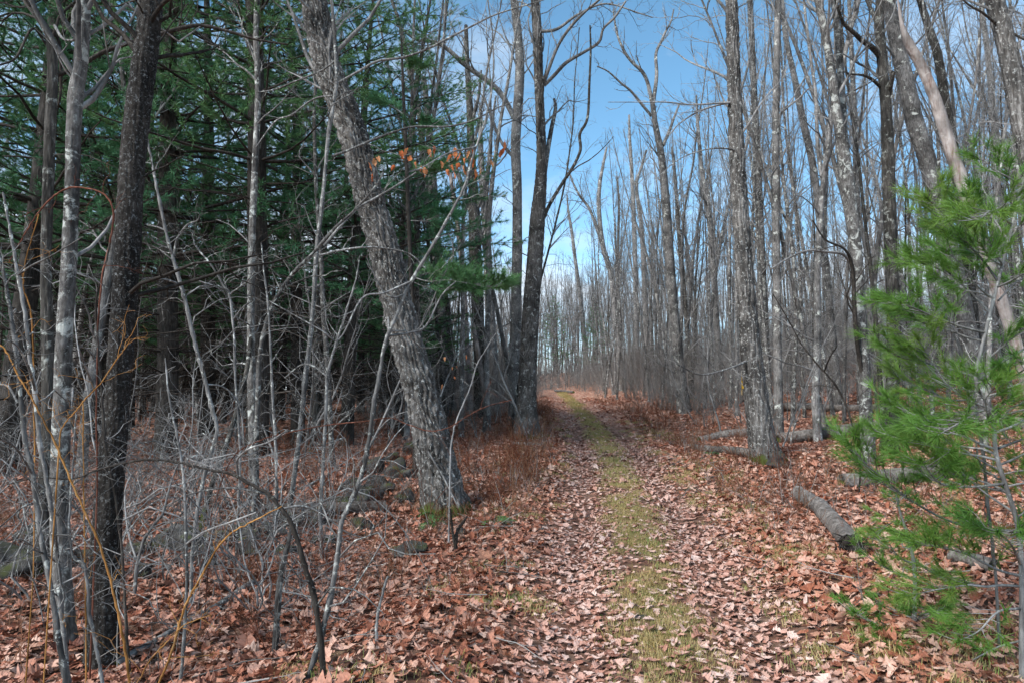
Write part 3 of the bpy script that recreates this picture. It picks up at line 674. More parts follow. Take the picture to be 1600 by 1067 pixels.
for (lab, pts, mt, sd) in [
    ('thin straight grey tree left of the forked tree against the sky', [(995, 600, 10), (994, 520, 8.5), (993, 430, 8), (990, 330, 7), (987, 267, 6), (984, 215, 4.5), (983, 180, 3)], 'grey', 33),
    ('crooked thin tree whose top splits just left of the forked tree', [(1012, 610, 10), (1010, 520, 9), (1006, 420, 8), (1002, 350, 7), (996, 310, 6), (995, 285, 5), (1001, 265, 4), (1010, 235, 3)], 'grey', 34),
    ('dark broken topped snag standing near the far trail', [(962, 600, 6), (964, 520, 5), (966, 440, 5), (966, 380, 4.5), (967, 330, 4), (966, 300, 3.4), (964, 277, 3)], 'dark', 35),
    ('thin tree with a gentle left curve at the left edge of the far trail', [(918, 598, 8), (912, 520, 7), (906, 460, 6), (898, 400, 5.5), (893, 360, 5), (888, 330, 3.4), (886, 305, 2)], 'grey', 36),
    ('slender tree with paired upper stems between forked tree and straight trunk', [(1128, 630, 11), (1122, 540, 10), (1115, 430, 9), (1108, 340, 8.5), (1100, 290, 8), (1094, 240, 6), (1090, 190, 5), (1088, 150, 3)], 'grey', 37),
    ('dark stemmed tree leaning right of the forked tree', [(1082, 625, 9), (1076, 540, 8), (1068, 450, 8), (1062, 380, 7), (1058, 320, 6), (1054, 270, 5), (1050, 230, 3)], 'dark', 38)]:
    hero('slender_tree', lab, CAT, pts, mt, seed=sd, ridge=.05, depth=.005, k=24, step=.12, flare=.3, crown=16, crown_L=2.6, f0=.35, side=6, side_l=(.6, 2))
# left of the centre clump
for (lab, pts, mt, sd, lim) in [
    ('mossy dark tree with upright limbs between leaning oak and trail maple', [(752, 655, 24), (750, 600, 20), (748, 530, 19), (745, 450, 20), (742, 380, 20), (740, 300, 16), (736, 240, 13), (734, 170, 11), (730, 100, 8), (728, 40, 6)], 'dark', 41,
     [([(742, 350, 9), (728, 310, 8), (715, 270, 7), (700, 235, 6), (688, 190, 4)], 'grey', 1, 9), ([(744, 330, 9), (757, 290, 8), (765, 250, 7), (768, 200, 5), (775, 150, 3)], 'grey', -1, 9), ([(738, 190, 6), (748, 150, 5), (752, 110, 3)], 'grey', -.6, 6)]),
    ('grey brown trunk just right of the mossy dark tree', [(772, 650, 18), (770, 560, 16), (765, 480, 15), (762, 400, 13), (757, 320, 12), (752, 250, 9), (750, 180, 6)], 'grey', 42, []),
    ('reddish thin stem leaning between leaning oak and mossy dark tree', [(735, 640, 9), (730, 540, 8), (724, 440, 8), (716, 360, 7), (706, 290, 6), (700, 240, 5)], 'dead', 43, []),
    ('grey trunk showing right behind the leaning oak', [(690, 650, 20), (690, 560, 18), (685, 450, 17), (680, 350, 15), (674, 260, 13), (668, 180, 10), (662, 120, 7)], 'grey', 44, []),
    ('bent dark trunk kinking right above the leaning oak', [(706, 640, 14), (703, 540, 13), (690, 430, 12), (672, 340, 11), (660, 240, 10), (658, 190, 11), (648, 150, 9), (636, 90, 8), (625, 40, 6), (612, 0, 5)], 'dark', 45, [])]:
    hero('bare_tree', lab, CAT, pts, mt, height=14, seed=sd, ridge=.04, depth=.007, k=36, step=.06, flare=.3, crown=16, crown_L=2.6, f0=.4, side=14, side_l=(.6, 1.8), limbs=lim)
hero('dead_tree', 'short barkless leaning stub left of the trail maple', 'dead tree', [(764, 662, 9), (757, 615, 8), (750, 570, 8), (744, 534, 7), (740, 505, 4)], 'dead', seed=46, ridge=.04, depth=.004, k=24, step=.05, flare=.1, crown=0)

# ------------------------------------------------------------------ traced saplings and vines of the left thicket
def sapling(name, label, cat, lines, mat, Y=None, seed=1, nt=14, tl=(.2, .6), dY=0.0, twig_mat=None, up=.15, sides=8, group=None, to_ground=True, part='stem', f0=.1, lv=2):
    """lines[0] is the stem (photo pixels, foot first); the others are its branches"""
    rng = np.random.default_rng(seed)
    if Y is None: Y = ground_at(lines[0][0][0], lines[0][0][1])[1]
    P, r = px_line(lines[0], Y, dY); r = r * .78
    gv = float(gz(P[0][0], P[0][1]))
    if to_ground and P[0][2] > gv - .02:
        P = np.vstack([[P[0][0] + rng.normal(0, .02), P[0][1], gv - .06], P]); r = np.concatenate([[r[0] * 1.1], r])
    o = np.array([P[0][0], P[0][1], gv])
    root = empty(name, o, label, cat, group)
    T = Tubes(); r = np.maximum(r * (1 + .12 * rng.normal(0, 1, len(r))), .0018); P = P + rng.normal(0, .0014, P.shape) * np.minimum(1, np.arange(len(P)) / 3)[:, None]; T.add(P, r, sides)
    mesh_obj(part, T.build(part, M[mat], o), root)
    T = Tubes()
    if nt: twigs(T, rng, P, r, nt + 4, tl[0], tl[1] * 1.25, f0, lv, up * .3, (.6, 1.4), .0015, 1.15, .45, 4)
    if T.n: tag(mesh_obj('crown', T.build('crown', M[twig_mat or mat], o), root), kind='stuff')
    for ln in lines[1:]:
        B, br = px_line(ln, Y, rng.uniform(-.5, .5), 5); T = Tubes(); T.add(B, np.maximum(br, .0015), 6)
        L = float(np.linalg.norm(np.diff(B, axis=0), axis=1).sum())
        twigs(T, rng, B, br, 6, L * .12, L * .4, .2, 2, up, (.5, 1.1), .0015, .6, .5, 3)
        mesh_obj('branch', T.build('branch', M[twig_mat or mat], o), root)
    return root, P, Y
SAP = 'sapling'
s_leafy, PL, YL = sapling('beech_sapling', 'long curving sapling with clinging rust leaves crossing in front of the leaning oak', SAP,
    [[(478, 1066, 11), (500, 1000, 11), (515, 940, 11), (528, 865, 10), (534, 815, 10), (545, 790, 10), (562, 750, 9), (574, 700, 9), (582, 645, 8), (592, 585, 8), (604, 530, 7.5), (618, 497, 7), (642, 440, 7), (668, 398, 6.5), (702, 338, 6), (727, 288, 5.5), (742, 235, 5), (758, 190, 4.4), (770, 130, 4), (770, 60, 3), (762, 0, 2.6)],
     [(606, 525, 4), (640, 520, 3.4), (665, 510, 3), (690, 462, 2.4), (712, 440, 1.6)],
     [(632, 460, 4), (615, 465, 3), (598, 455, 2.6), (580, 420, 2), (572, 400, 1.4)],
     [(642, 440, 4), (600, 458, 3.4), (565, 467, 3), (530, 530, 2.4), (500, 515, 2), (420, 470, 1.4)],
     [(744, 230, 3), (700, 240, 2.6), (660, 262, 2.2), (640, 268, 1.4)]],
    'whitetwig', seed=61, nt=10, tl=(.25, .7))
sapling('bare_sapling', 'slim pale sapling rising beside the leaning oak with long side branches', SAP,
    [[(450, 812, 11), (456, 770, 11), (468, 680, 10), (476, 600, 10), (484, 534, 9.5), (490, 470, 9), (494, 400, 9), (502, 330, 8.5), (508, 267, 8.5), (514, 205, 8), (521, 165, 8), (526, 125, 8), (523, 60, 7.5), (518, 0, 7), (514, -70, 6)],
     [(528, 130, 4.5), (560, 112, 4.5), (590, 96, 4.4), (630, 90, 4), (665, 78, 4), (695, 63, 3.8), (730, 45, 3.4), (770, 25, 3), (800, 15, 2.6), (850, 0, 2)],
     [(518, 245, 5), (545, 235, 4.6), (580, 220, 4.4), (620, 205, 4), (650, 198, 3.6), (700, 198, 3), (740, 188, 2.6), (775, 170, 2.2), (800, 160, 1.8)],
     [(524, 95, 4), (500, 112, 3.6), (460, 128, 3.2), (430, 140, 2.8), (400, 145, 2)],
     [(506, 385, 5), (535, 350, 4.4), (560, 325, 4), (590, 308, 4), (620, 290, 3.4), (650, 270, 3)],
     [(498, 400, 4), (530, 392, 3.6), (565, 387, 3.4), (600, 388, 3), (640, 397, 2.4), (665, 420, 1.6)],
     [(520, 150, 3.6), (490, 155, 3.2), (455, 180, 3), (430, 190, 2.6), (400, 230, 2)]],
    'whitetwig', seed=62, nt=16, tl=(.3, .9))
sapling('bare_sapling', 'dark crooked sapling whose pale top arches left over the leaves', SAP,
    [[(506, 1066, 10), (502, 1010, 11), (494, 955, 12), (488, 920, 12), (478, 890, 10), (466, 848, 10), (452, 812, 9), (440, 795, 8), (420, 772, 7), (395, 758, 6), (365, 742, 5.5), (335, 735, 5), (300, 727, 5), (265, 720, 4.6), (230, 718, 4.4), (190, 724, 4), (150, 735, 3.4), (110, 748, 3), (60, 746, 2.4), (10, 757, 1.6)],
     [(372, 742, 4), (370, 725, 4), (372, 715, 3.5), (390, 700, 3), (420, 690, 2.4), (450, 670, 1.6)],
     [(420, 772, 4), (380, 764, 3.6), (350, 762, 3), (310, 768, 2.6), (280, 778, 2), (255, 800, 1.4)],
     [(438, 795, 4), (470, 790, 3.4), (500, 800, 3), (540, 830, 2), (570, 840, 1.4)]],
    'darktwig', seed=63, nt=12, tl=(.2, .55), twig_mat='whitetwig')
sapling('bare_sapling', 'twin grey sapling stem close at the left edge, the outer one', SAP,
    [[(102, 1060, 12), (92, 1000, 11), (76, 900, 10), (62, 830, 9), (52, 745, 9), (40, 690, 8.5), (34, 640, 8.5), (26, 560, 8), (18, 500, 7.5), (8, 440, 7), (-8, 380, 6)],
     [(28, 630, 4), (14, 605, 3.4), (0, 600, 3), (-20, 595, 2)], [(50, 740, 4), (25, 700, 3), (0, 685, 2.4)]], 'whitetwig', seed=64, nt=9, tl=(.2, .6), Y=3.6)
sapling('bare_sapling', 'twin grey sapling stem close at the left edge, the inner one', SAP,
    [[(106, 1064, 11), (96, 960, 10), (90, 880, 9), (82, 810, 9), (74, 760, 8.5), (62, 690, 8), (55, 620, 8), (47, 560, 8), (40, 500, 7.5), (30, 440, 7), (22, 400, 6), (14, 350, 5), (4, 300, 4)],
     [(55, 610, 4), (45, 575, 4), (30, 545, 3), (18, 534, 2.4)], [(28, 430, 4), (50, 415, 3), (80, 400, 2.4), (130, 370, 1.6)]], 'whitetwig', seed=65, nt=9, tl=(.2, .6), Y=3.7)
sapling('bare_sapling', 'straight smooth grey stem leaning left in front of the blackish trunk', SAP,
    [[(300, 860, 7), (308, 800, 8), (320, 740, 8), (332, 700, 8), (339, 672, 8.5), (332, 640, 8.5), (318, 585, 8.5), (305, 540, 8.5), (294, 490, 8), (285, 455, 8), (272, 410, 7.5), (262, 375, 7), (250, 320, 6), (242, 280, 5.5), (234, 240, 5), (222, 180, 4), (205, 130, 3)],
     [(272, 400, 4), (276, 375, 3.4), (292, 352, 3), (308, 345, 2.4), (312, 335, 1.6)], [(284, 446, 3.5), (262, 438, 3), (240, 435, 2.4), (221, 436, 1.8)],
     [(258, 360, 3), (245, 355, 2.6), (230, 352, 2)], [(320, 600, 3), (345, 603, 2.6), (362, 615, 2.4), (376, 640, 2), (382, 700, 1.6)]],
    'whitetwig', seed=66, nt=14, tl=(.25, .8), Y=5.4)
sapling('bare_sapling', 'thin pale stem with white twigs just left of the mottled birch', SAP,
    [[(372, 800, 5), (375, 700, 5), (368, 600, 5), (365, 515, 5), (358, 460, 5), (350, 448, 4.6), (330, 415, 4.2), (306, 385, 3.6), (300, 365, 2.6)],
     [(364, 500, 3), (380, 480, 2.6), (395, 470, 2)], [(360, 460, 2.6), (385, 440, 2.2), (398, 425, 1.6)]], 'whitetwig', seed=67, nt=14, tl=(.25, .8), Y=6.2)
sapling('bare_sapling', 'thin upright sapling between the mottled birch and the slim pale sapling', SAP,
    [[(500, 800, 7), (506, 700, 6.6), (510, 620, 6.4), (511, 590, 6), (518, 560, 5.6), (526, 534, 5), (540, 490, 4), (555, 440, 3), (562, 400, 2)],
     [(511, 588, 3), (490, 572, 2.6), (470, 570, 2.2), (445, 590, 1.8)], [(508, 680, 3), (530, 660, 2.6), (548, 645, 2)]], 'whitetwig', seed=68, nt=10, tl=(.25, .7), Y=7.0)
sapling('bare_sapling', 'white thin stem with dark base left of the slim pale sapling', SAP,
    [[(432, 760, 6), (430, 680, 6), (427, 640, 5.6), (424, 580, 5), (422, 534, 4.6), (418, 470, 4), (412, 420, 3.4), (408, 380, 2.4)]], 'whitetwig', seed=69, nt=16, tl=(.3, .9), Y=8.0)
sapling('bare_sapling', 'mottled leaning stem running up right to the slim pale sapling', SAP,
    [[(405, 560, 10), (412, 520, 9), (425, 480, 9), (445, 445, 8), (465, 420, 8), (490, 395, 7), (520, 360, 6), (550, 332, 5), (580, 300, 4), (600, 270, 3)]], 'maple', seed=70, nt=14, tl=(.3, .9), Y=8.2)
sapling('cut_sapling', 'short upright grey stem with a dark top beside the dark crooked sapling', SAP,
    [[(428, 1040, 13), (432, 980, 13), (436, 920, 13), (442, 880, 11), (450, 850, 9), (455, 820, 6)]], 'maple', seed=71, nt=4, tl=(.1, .3), Y=4.5)
sapling('bare_sapling', 'slender tall stem with twisted twigs in front of the pale smooth trunk', SAP,
    [[(204, 1066, 6), (196, 960, 5.6), (190, 860, 5.2), (178, 760, 5), (165, 700, 5), (158, 600, 4.6), (152, 534, 4.6), (150, 470, 4.2), (160, 430, 4), (172, 380, 3.6)]], 'darktwig', seed=72, nt=12, tl=(.2, .6), Y=4.0, twig_mat='twig')
sapling('bare_sapling', 'grey stem slanting up left from the fallen pale branch', SAP,
    [[(160, 1066, 7), (150, 1010, 7), (140, 960, 6.6), (136, 910, 6.2), (130, 880, 6), (115, 870, 5), (108, 830, 4.4), (110, 780, 4), (115, 700, 3.4), (118, 640, 2.6)]], 'whitetwig', seed=73, nt=8, tl=(.15, .45), Y=3.7)
sapling('bare_sapling', 'thin grey upright stem left of the dark crooked sapling', SAP,
    [[(282, 1062, 7), (288, 980, 6.6), (292, 900, 6), (290, 820, 5.6), (286, 740, 5), (276, 680, 4.4), (264, 620, 3.6), (258, 560, 2.6)],
     [(290, 850, 3.4), (320, 830, 3), (360, 815, 2.6), (400, 800, 2)]], 'whitetwig', seed=74, nt=12, tl=(.2, .6), Y=3.9, twig_mat='twig')
sapling('bare_sapling', 'grey sapling forking in the gap behind the twin grey stems', SAP,
    [[(210, 960, 7), (212, 900, 7), (222, 850, 6.4), (240, 820, 6), (255, 800, 5), (265, 760, 4), (280, 720, 3), (300, 690, 2)],
     [(215, 880, 3), (200, 830, 2.6), (195, 770, 2), (205, 740, 1.6)]], 'twig', seed=75, nt=12, tl=(.2, .6), Y=5.6)
for i, (lab, pts, m_, Y_, gnd) in enumerate([
    ('bright orange vine stem slanting up left across the thicket', [(202, 1066, 6.4), (196, 1020, 6), (186, 965, 6), (172, 905, 5.6), (156, 852, 5.4), (135, 805, 5), (112, 755, 5), (92, 705, 5), (72, 665, 4.6), (56, 635, 4.4), (42, 610, 4.2), (25, 580, 4), (10, 550, 3.6), (-10, 530, 3)], 'orange', 3.5, True),
    ('orange bent stem rising right out of the leaves', [(248, 1066, 6), (260, 1040, 6), (272, 1005, 5.8), (286, 955, 5.4), (300, 925, 5), (320, 890, 4.8), (340, 855, 4.4), (365, 830, 4), (400, 812, 3.4), (440, 790, 2.6)], 'orange', 3.7, True),
    ('thin tan shoot leaning right beside the orange bent stem', [(214, 1066, 3.6), (235, 1030, 3.4), (265, 998, 3), (290, 975, 2.6), (330, 960, 2)], 'orange', 3.6, True),
    ('upright yellow orange shoot in front of the blackish trunk', [(134, 1000, 3.4), (133, 900, 3.2), (131, 800, 3), (130, 720, 3), (130, 650, 2.8), (129, 625, 2)], 'orange', 3.8, True),
    ('long arching reddish vine looping over the left thicket', [(152, 760, 4), (150, 640, 4), (152, 560, 4.4), (153, 500, 4.4), (160, 430, 4.6), (170, 385, 4.8), (177, 345, 5), (172, 315, 5), (155, 300, 4.6), (130, 294, 4.4), (108, 294, 4.2), (85, 306, 4), (62, 330, 3.8), (45, 355, 3.4), (28, 385, 3), (14, 410, 2.4)], 'red', 4.0, True),
    ('orange twig rising right across the blackish trunk', [(92, 700, 3), (96, 670, 3.4), (115, 645, 3.4), (135, 622, 3.4), (160, 595, 3.2), (180, 565, 3), (195, 545, 2.6), (203, 530, 2)], 'orange', 3.55, True),
    ('long reddish cane reaching right across the foot of the leaning oak', [(330, 800, 3), (360, 720, 3), (400, 690, 3), (450, 676, 2.8), (510, 664, 2.8), (570, 658, 2.8), (610, 653, 2.8), (640, 664, 2.6), (670, 673, 2.6), (700, 668, 2.6), (730, 650, 2.4), (760, 635, 2.2), (800, 624, 1.8)], 'red', 5.0, True),
    ('yellowish twisted vine climbing left of the reddish loop', [(52, 900, 3), (54, 700, 3.2), (52, 560, 3.4), (50, 510, 3.6), (45, 475, 3.6), (37, 455, 3.4), (36, 430, 3.2), (42, 400, 3), (60, 335, 2.4)], 'orange', 3.8, True)]):
    sapling('vine', lab, 'vine', [[(a_, b_, c_ * .8) for a_, b_, c_ in pts]], m_, Y=Y_, seed=90 + i, nt=4, tl=(.1, .35), to_ground=gnd, sides=7)

# leaves still clinging to the long curving sapling
def px_leaves(parent, spots, Y, mat, seed, size=(.6, 1.0)):
    rng = np.random.default_rng(seed); ms = [leaf_mesh('leaf', 300 + i, False, M[mat]) for i in range(4)]
    o = np.array(parent.location)
    for (x, y) in spots:
        p = at(x, y, Y + rng.uniform(-.15, .15)) - o
        l = mesh_obj('leaf', ms[int(rng.integers(0, 4))], parent); l.location = [float(v) for v in p]
        l.rotation_euler = (rng.uniform(1.0, 2.1), rng.uniform(-.5, .5), rng.uniform(0, 6.28)); l.scale = (float(rng.uniform(*size)),) * 3
px_leaves(s_leafy, [(585, 255), (592, 250), (580, 260), (614, 262), (632, 238), (640, 250), (648, 258), (656, 265), (628, 243), (672, 240), (680, 236), (690, 258), (700, 246), (712, 240), (718, 246), (724, 252), (732, 242), (738, 240), (716, 258), (708, 262), (724, 268), (745, 272), (752, 268), (768, 256), (784, 240), (790, 228), (712, 274), (700, 270), (738, 255), (665, 268), (580, 278)], 4.4, 'rust', 5, (.38, .62))
sp2, _, _ = sapling('twiggy_branch', 'bare twig with a few pale orange leaves hanging before the far trunks', 'sapling', [[(704, 700, 3), (712, 660, 3), (735, 605, 3), (745, 570, 2.6), (760, 545, 2.2), (775, 520, 1.6)]], 'twig', Y=7.2, seed=120, nt=6, tl=(.15, .4))
px_leaves(sp2, [(695, 561), (706, 576), (714, 573), (711, 590), (690, 604), (728, 558)], 7.2, 'rust', 6, (.3, .5))
# broken dead branch standing in the litter, foreground
sapling('dead_branch', 'small forked grey dead branch poking out of the leaves in front', 'branch',
    [[(592, 1030, 6), (590, 1010, 7), (588, 985, 6), (590, 960, 6), (597, 930, 5.4), (604, 905, 5), (608, 900, 4)], [(590, 1033, 6), (582, 1048, 6), (574, 1066, 5)], [(592, 1033, 6), (602, 1046, 5), (606, 1066, 4.4)]], 'whitetwig', Y=4.25, seed=121, nt=2, tl=(.05, .12))
sapling('forked_stub', 'short black forked stub by the foot of the leaning oak', 'branch',
    [[(712, 866, 8), (712, 850, 8), (714, 830, 7), (722, 818, 6), (730, 806, 4)], [(710, 848, 5), (706, 820, 4), (704, 795, 3)]], 'darktwig', seed=122, nt=4, tl=(.08, .2))

# ------------------------------------------------------------------ young pines on the right
def needle_tuft(rng, p, d, n, L, w, spread=.75):
    """needles fanned round a twig tip: n thin blades"""
    dirs = rng.normal(0, 1, (n, 3)); dirs -= (dirs @ d)[:, None] * d; dirs /= np.linalg.norm(dirs, axis=1, keepdims=True)
    a = np.abs(rng.normal(0, spread, n)) + .12
    v = d[None] * np.cos(a)[:, None] + dirs * np.sin(a)[:, None]
    ll = L * rng.uniform(.7, 1.1, n)
    b = p + d[None] * rng.uniform(-.5, .15, n)[:, None] * L
    s = np.cross(v, rng.normal(0, 1, (n, 3))); s /= np.linalg.norm(s, axis=1, keepdims=True)
    tip = b + v * ll[:, None]; tip[:, 2] -= ll * .12
    return np.stack([b - s * w / 2, b + s * w / 2, tip], 1)
def needles_mesh(name, tris, mat, o):
    V = np.concatenate(tris).reshape(-1, 3) - o
    return make_mesh(name, V, [np.arange(len(V)).reshape(-1, 3)], mat, False)
def young_pine(label, stem, boughs, Y, seed, mat='lightpine', n_need=46, L=.10, w=.0032, stem_mat='twig', auto=0, auto_len=1.0):
    rng = np.random.default_rng(seed)
    P, r = px_line(stem, Y, 0, 6); gv = float(gz(P[0][0], P[0][1]))
    P = np.vstack([[P[0][0], P[0][1], gv - .08], P]) if P[0][2] > gv - .05 else P
    if len(r) < len(P): r = np.concatenate([[r[0] * 1.1], r])
    o = np.array([P[0][0], P[0][1], gv]); root = empty('young_pine', o, label, 'pine tree')
    T = Tubes(); T.add(P, np.maximum(r * .75, .004), 10); mesh_obj('stem', T.build('stem', M[stem_mat], o), root)
    boughs = list(boughs)
    for j in range(auto):                                  # whorled boughs all round the stem
        f = rng.uniform(.12, .97); p = P[int(f * (len(P) - 1))]; a = rng.uniform(0, 6.28); Lb = rng.uniform(.45, 1.0) * (1.15 - .55 * f) * auto_len
        d = np.array([math.cos(a), math.sin(a) * .9, rng.uniform(.0, .55)]); boughs.append((limb(rng, p, d, Lb, 7, .35, .25), None, 1.0, .25))
    for b in boughs:
        pl, dy = b[0], b[1]; S = smooth_poly([(p[0], p[1], 1.0) for p in pl], 5); f = np.linspace(0, 1, len(S))
        B = pl if dy is None else np.array([at(a[0], a[1], Y + dy * ff + .05 * math.sin(3 * ff)) for a, ff in zip(S, f)])
        Lb = float(np.linalg.norm(np.diff(B, axis=0), axis=1).sum())
        br = np.linspace(min(.009, .004 + Lb * .006), .0022, len(B)); T = Tubes(); T.add(B, br, 6); tr = []
        dens = b[2] if len(b) > 2 else 1.0; start = b[3] if len(b) > 3 else .25
        m = int(max(5, Lb / .062 * dens))
        for ff in np.linspace(start, .97, m):
            p, t = along(B, min(.999, ff + rng.normal(0, .01)))
            sl = Lb * .36 * (1.15 - ff) + .09
            for sg in (-1, 1):
                if rng.uniform() < .2: continue
                hz = unit(np.cross(t, [0, 0, 1.0])) * sg
                d = unit(t * rng.uniform(.6, 1.1) + hz * rng.uniform(.5, 1.0) + np.array([0, 0, rng.uniform(-.1, .35)]))
                Q_ = limb(rng, p, d, sl * rng.uniform(.7, 1.3), 3, .3, .3); T.add(Q_, np.linspace(.0026, .0016, 4), 3)
                for g in ((.62, 1.0) if sl > .17 else (1.0,)):
                    pp, tt = along(Q_, min(g, .999)); tr.append(needle_tuft(rng, pp, tt, n_need, L, w, .5))
        tr.append(needle_tuft(rng, B[-1], unit(B[-1] - B[-3]), n_need * 2, L, w, .55))
        bo = mesh_obj('bough', T.build('bough', M['twig'], o), root)
        mesh_obj('needles', needles_mesh('needles', tr, M[mat], o), bo)
    return root
young_pine('bright green young white pine filling the right edge beside the trail',
    [(1598, 1090, 12), (1597, 1000, 11), (1597, 900, 10), (1590, 820, 9.5), (1572, 760, 9), (1557, 710, 8.4), (1552, 660, 8), (1540, 625, 7.6), (1525, 590, 7), (1545, 500, 6.5), (1570, 400, 6), (1590, 320, 5), (1605, 260, 4)],
    [([(1590, 830), (1530, 825), (1480, 812), (1430, 785), (1390, 755), (1355, 725), (1325, 690)], -.1, .9, .4),
     ([(1585, 800), (1540, 770), (1500, 735), (1470, 700), (1450, 690)], .2, 1.1, .3),
     ([(1570, 755), (1520, 760), (1470, 755), (1440, 720)], -.4, 1.0, .3),
     ([(1552, 640), (1515, 625), (1480, 600), (1460, 570), (1445, 545), (1432, 525)], -.1, 1.0, .3),
     ([(1540, 620), (1490, 625), (1450, 610), (1420, 600), (1398, 585)], .3, 1.1, .2),
     ([(1530, 590), (1480, 575), (1440, 565), (1400, 555), (1372, 535)], .1, .9, .3),
     ([(1540, 520), (1500, 510), (1460, 495), (1425, 480), (1408, 472)], -.2, 1.0, .3),
     ([(1548, 490), (1510, 450), (1475, 425), (1440, 412), (1420, 412)], .3, 1.1, .2),
     ([(1560, 440), (1530, 400), (1500, 370), (1470, 330), (1448, 310)], -.1, 1.1, .25),
     ([(1570, 400), (1530, 395), (1495, 375), (1470, 365)], .4, 1.2, .2),
     ([(1575, 375), (1550, 340), (1525, 315), (1508, 305)], .1, 1.3, .2),
     ([(1580, 350), (1550, 330), (1530, 345)], -.5, 1.2, .2),
     ([(1600, 900), (1560, 890), (1510, 865), (1470, 855), (1430, 850)], -.2, 1.0, .3),
     ([(1597, 950), (1560, 955), (1530, 985), (1500, 1000)], -.3, .9, .3),
     ([(1597, 1000), (1560, 1010), (1520, 1030), (1490, 1040)], .2, .7, .4),
     ([(1590, 840), (1640, 820), (1690, 800)], .2, 1.0, .2), ([(1560, 700), (1610, 680), (1660, 650)], .3, 1.1, .2),
     ([(1545, 560), (1580, 530), (1620, 500)], -.2, 1.2, .2), ([(1560, 470), (1590, 440), (1620, 430)], .1, 1.2, .2),
     ([(1580, 370), (1600, 350), (1625, 340)], -.2, 1.2, .2), ([(1595, 310), (1580, 285), (1572, 275)], .1, 1.2, .2),
     ([(1595, 880), (1580, 850), (1560, 830)], -.8, 1.1, .2), ([(1555, 660), (1540, 640), (1500, 660), (1465, 680)], -.6, 1.0, .3),
     ([(1548, 600), (1580, 590), (1610, 570)], -.4, 1.1, .2), ([(1568, 740), (1600, 735), (1640, 740)], -.3, 1.0, .2)],
    3.9, 201, auto=26, auto_len=.8)
young_pine('small low green pine seedling under the young pine at lower right',
    [(1427, 1000, 9), (1429, 960, 8.5), (1430, 920, 8), (1428, 880, 7), (1420, 840, 6), (1408, 805, 5), (1400, 770, 4)],
    [([(1428, 985), (1400, 985), (1370, 975), (1348, 965), (1335, 955)], -.15, 1.3, .15), ([(1428, 985), (1450, 1000), (1480, 1010), (1520, 1018), (1560, 1030)], .1, .9, .3),
     ([(1429, 965), (1410, 960), (1395, 950), (1385, 948)], .3, 1.3, .2), ([(1428, 975), (1440, 960), (1455, 955)], -.4, 1.3, .2), ([(1428, 990), (1410, 1005), (1385, 1005)], -.35, 1.2, .2),
     ([(1427, 880), (1405, 870), (1390, 850), (1382, 845)], -.1, 1.2, .2), ([(1426, 870), (1450, 890), (1475, 905), (1490, 920)], .2, 1.1, .2), ([(1424, 860), (1445, 845), (1470, 840)], -.2, 1.2, .2),
     ([(1412, 815), (1395, 815), (1375, 830)], .2, 1.2, .2)],
    4.55, 202, L=.075, auto=3, auto_len=.4)
young_pine('slim pine behind the leaning oak stretching one green bough towards the trail maple',
    [(650, 690, 13), (648, 600, 12), (645, 500, 11), (642, 420, 10), (638, 330, 9), (634, 230, 8), (630, 140, 6), (627, 60, 4)],
    [([(642, 432), (670, 440), (700, 438), (735, 444), (765, 448), (790, 440)], -1.0, 1.6, .15), ([(643, 436), (670, 428), (700, 432), (725, 430)], .8, 1.6, .15), ([(643, 440), (675, 452), (710, 450), (745, 455)], -.2, 1.5, .15),
     ([(639, 345), (665, 345), (690, 335), (710, 340)], -.5, 1.4, .2), ([(637, 300), (610, 295), (580, 300)], .4, 1.4, .2), ([(636, 270), (660, 265), (685, 262)], .7, 1.4, .2), ([(634, 220), (655, 200), (675, 195)], -.5, 1.4, .2),
     ([(632, 180), (610, 165), (590, 160)], .5, 1.4, .2), ([(630, 130), (648, 110), (660, 100)], -.4, 1.4, .2)],
    11.5, 203, mat='pine', n_need=36, L=.15, w=.008, stem_mat='pinebark')
sapling('dead_sapling', 'dead grey sapling with bare hooked branches tangled in the young pine', SAP,
    [[(1556, 900, 6), (1545, 800, 6), (1535, 700, 6), (1515, 590, 6), (1500, 545, 5.6), (1485, 510, 5), (1470, 480, 4.6), (1458, 455, 3.6)],
     [(1490, 520, 4), (1475, 510, 3.6), (1455, 500, 3.2), (1430, 495, 2.4), (1405, 488, 1.6)], [(1460, 456, 3), (1480, 445, 2.6), (1495, 437, 1.8)],
     [(1520, 600, 4), (1560, 570, 3.4), (1600, 545, 3), (1640, 525, 2)], [(1548, 655, 4), (1580, 645, 3.4), (1620, 635, 2.6)], [(1545, 740, 4), (1530, 720, 3.4), (1525, 690, 2.6)]],
    'twig', Y=4.3, seed=124, nt=10, tl=(.15, .4))
sapling('dead_sapling', 'thin dark dead stem bending left over the logs on the right', SAP,
    [[(1345, 735, 4), (1338, 690, 4), (1325, 640, 4), (1308, 605, 4), (1292, 585, 4), (1278, 570, 3.6), (1262, 550, 3.4), (1250, 534, 3), (1232, 500, 2.6), (1208, 460, 2)],
     [(1288, 580, 2.6), (1296, 560, 2.2), (1308, 540, 1.6)]], 'darktwig', seed=125, nt=6, tl=(.3, .8), Y=9.5)

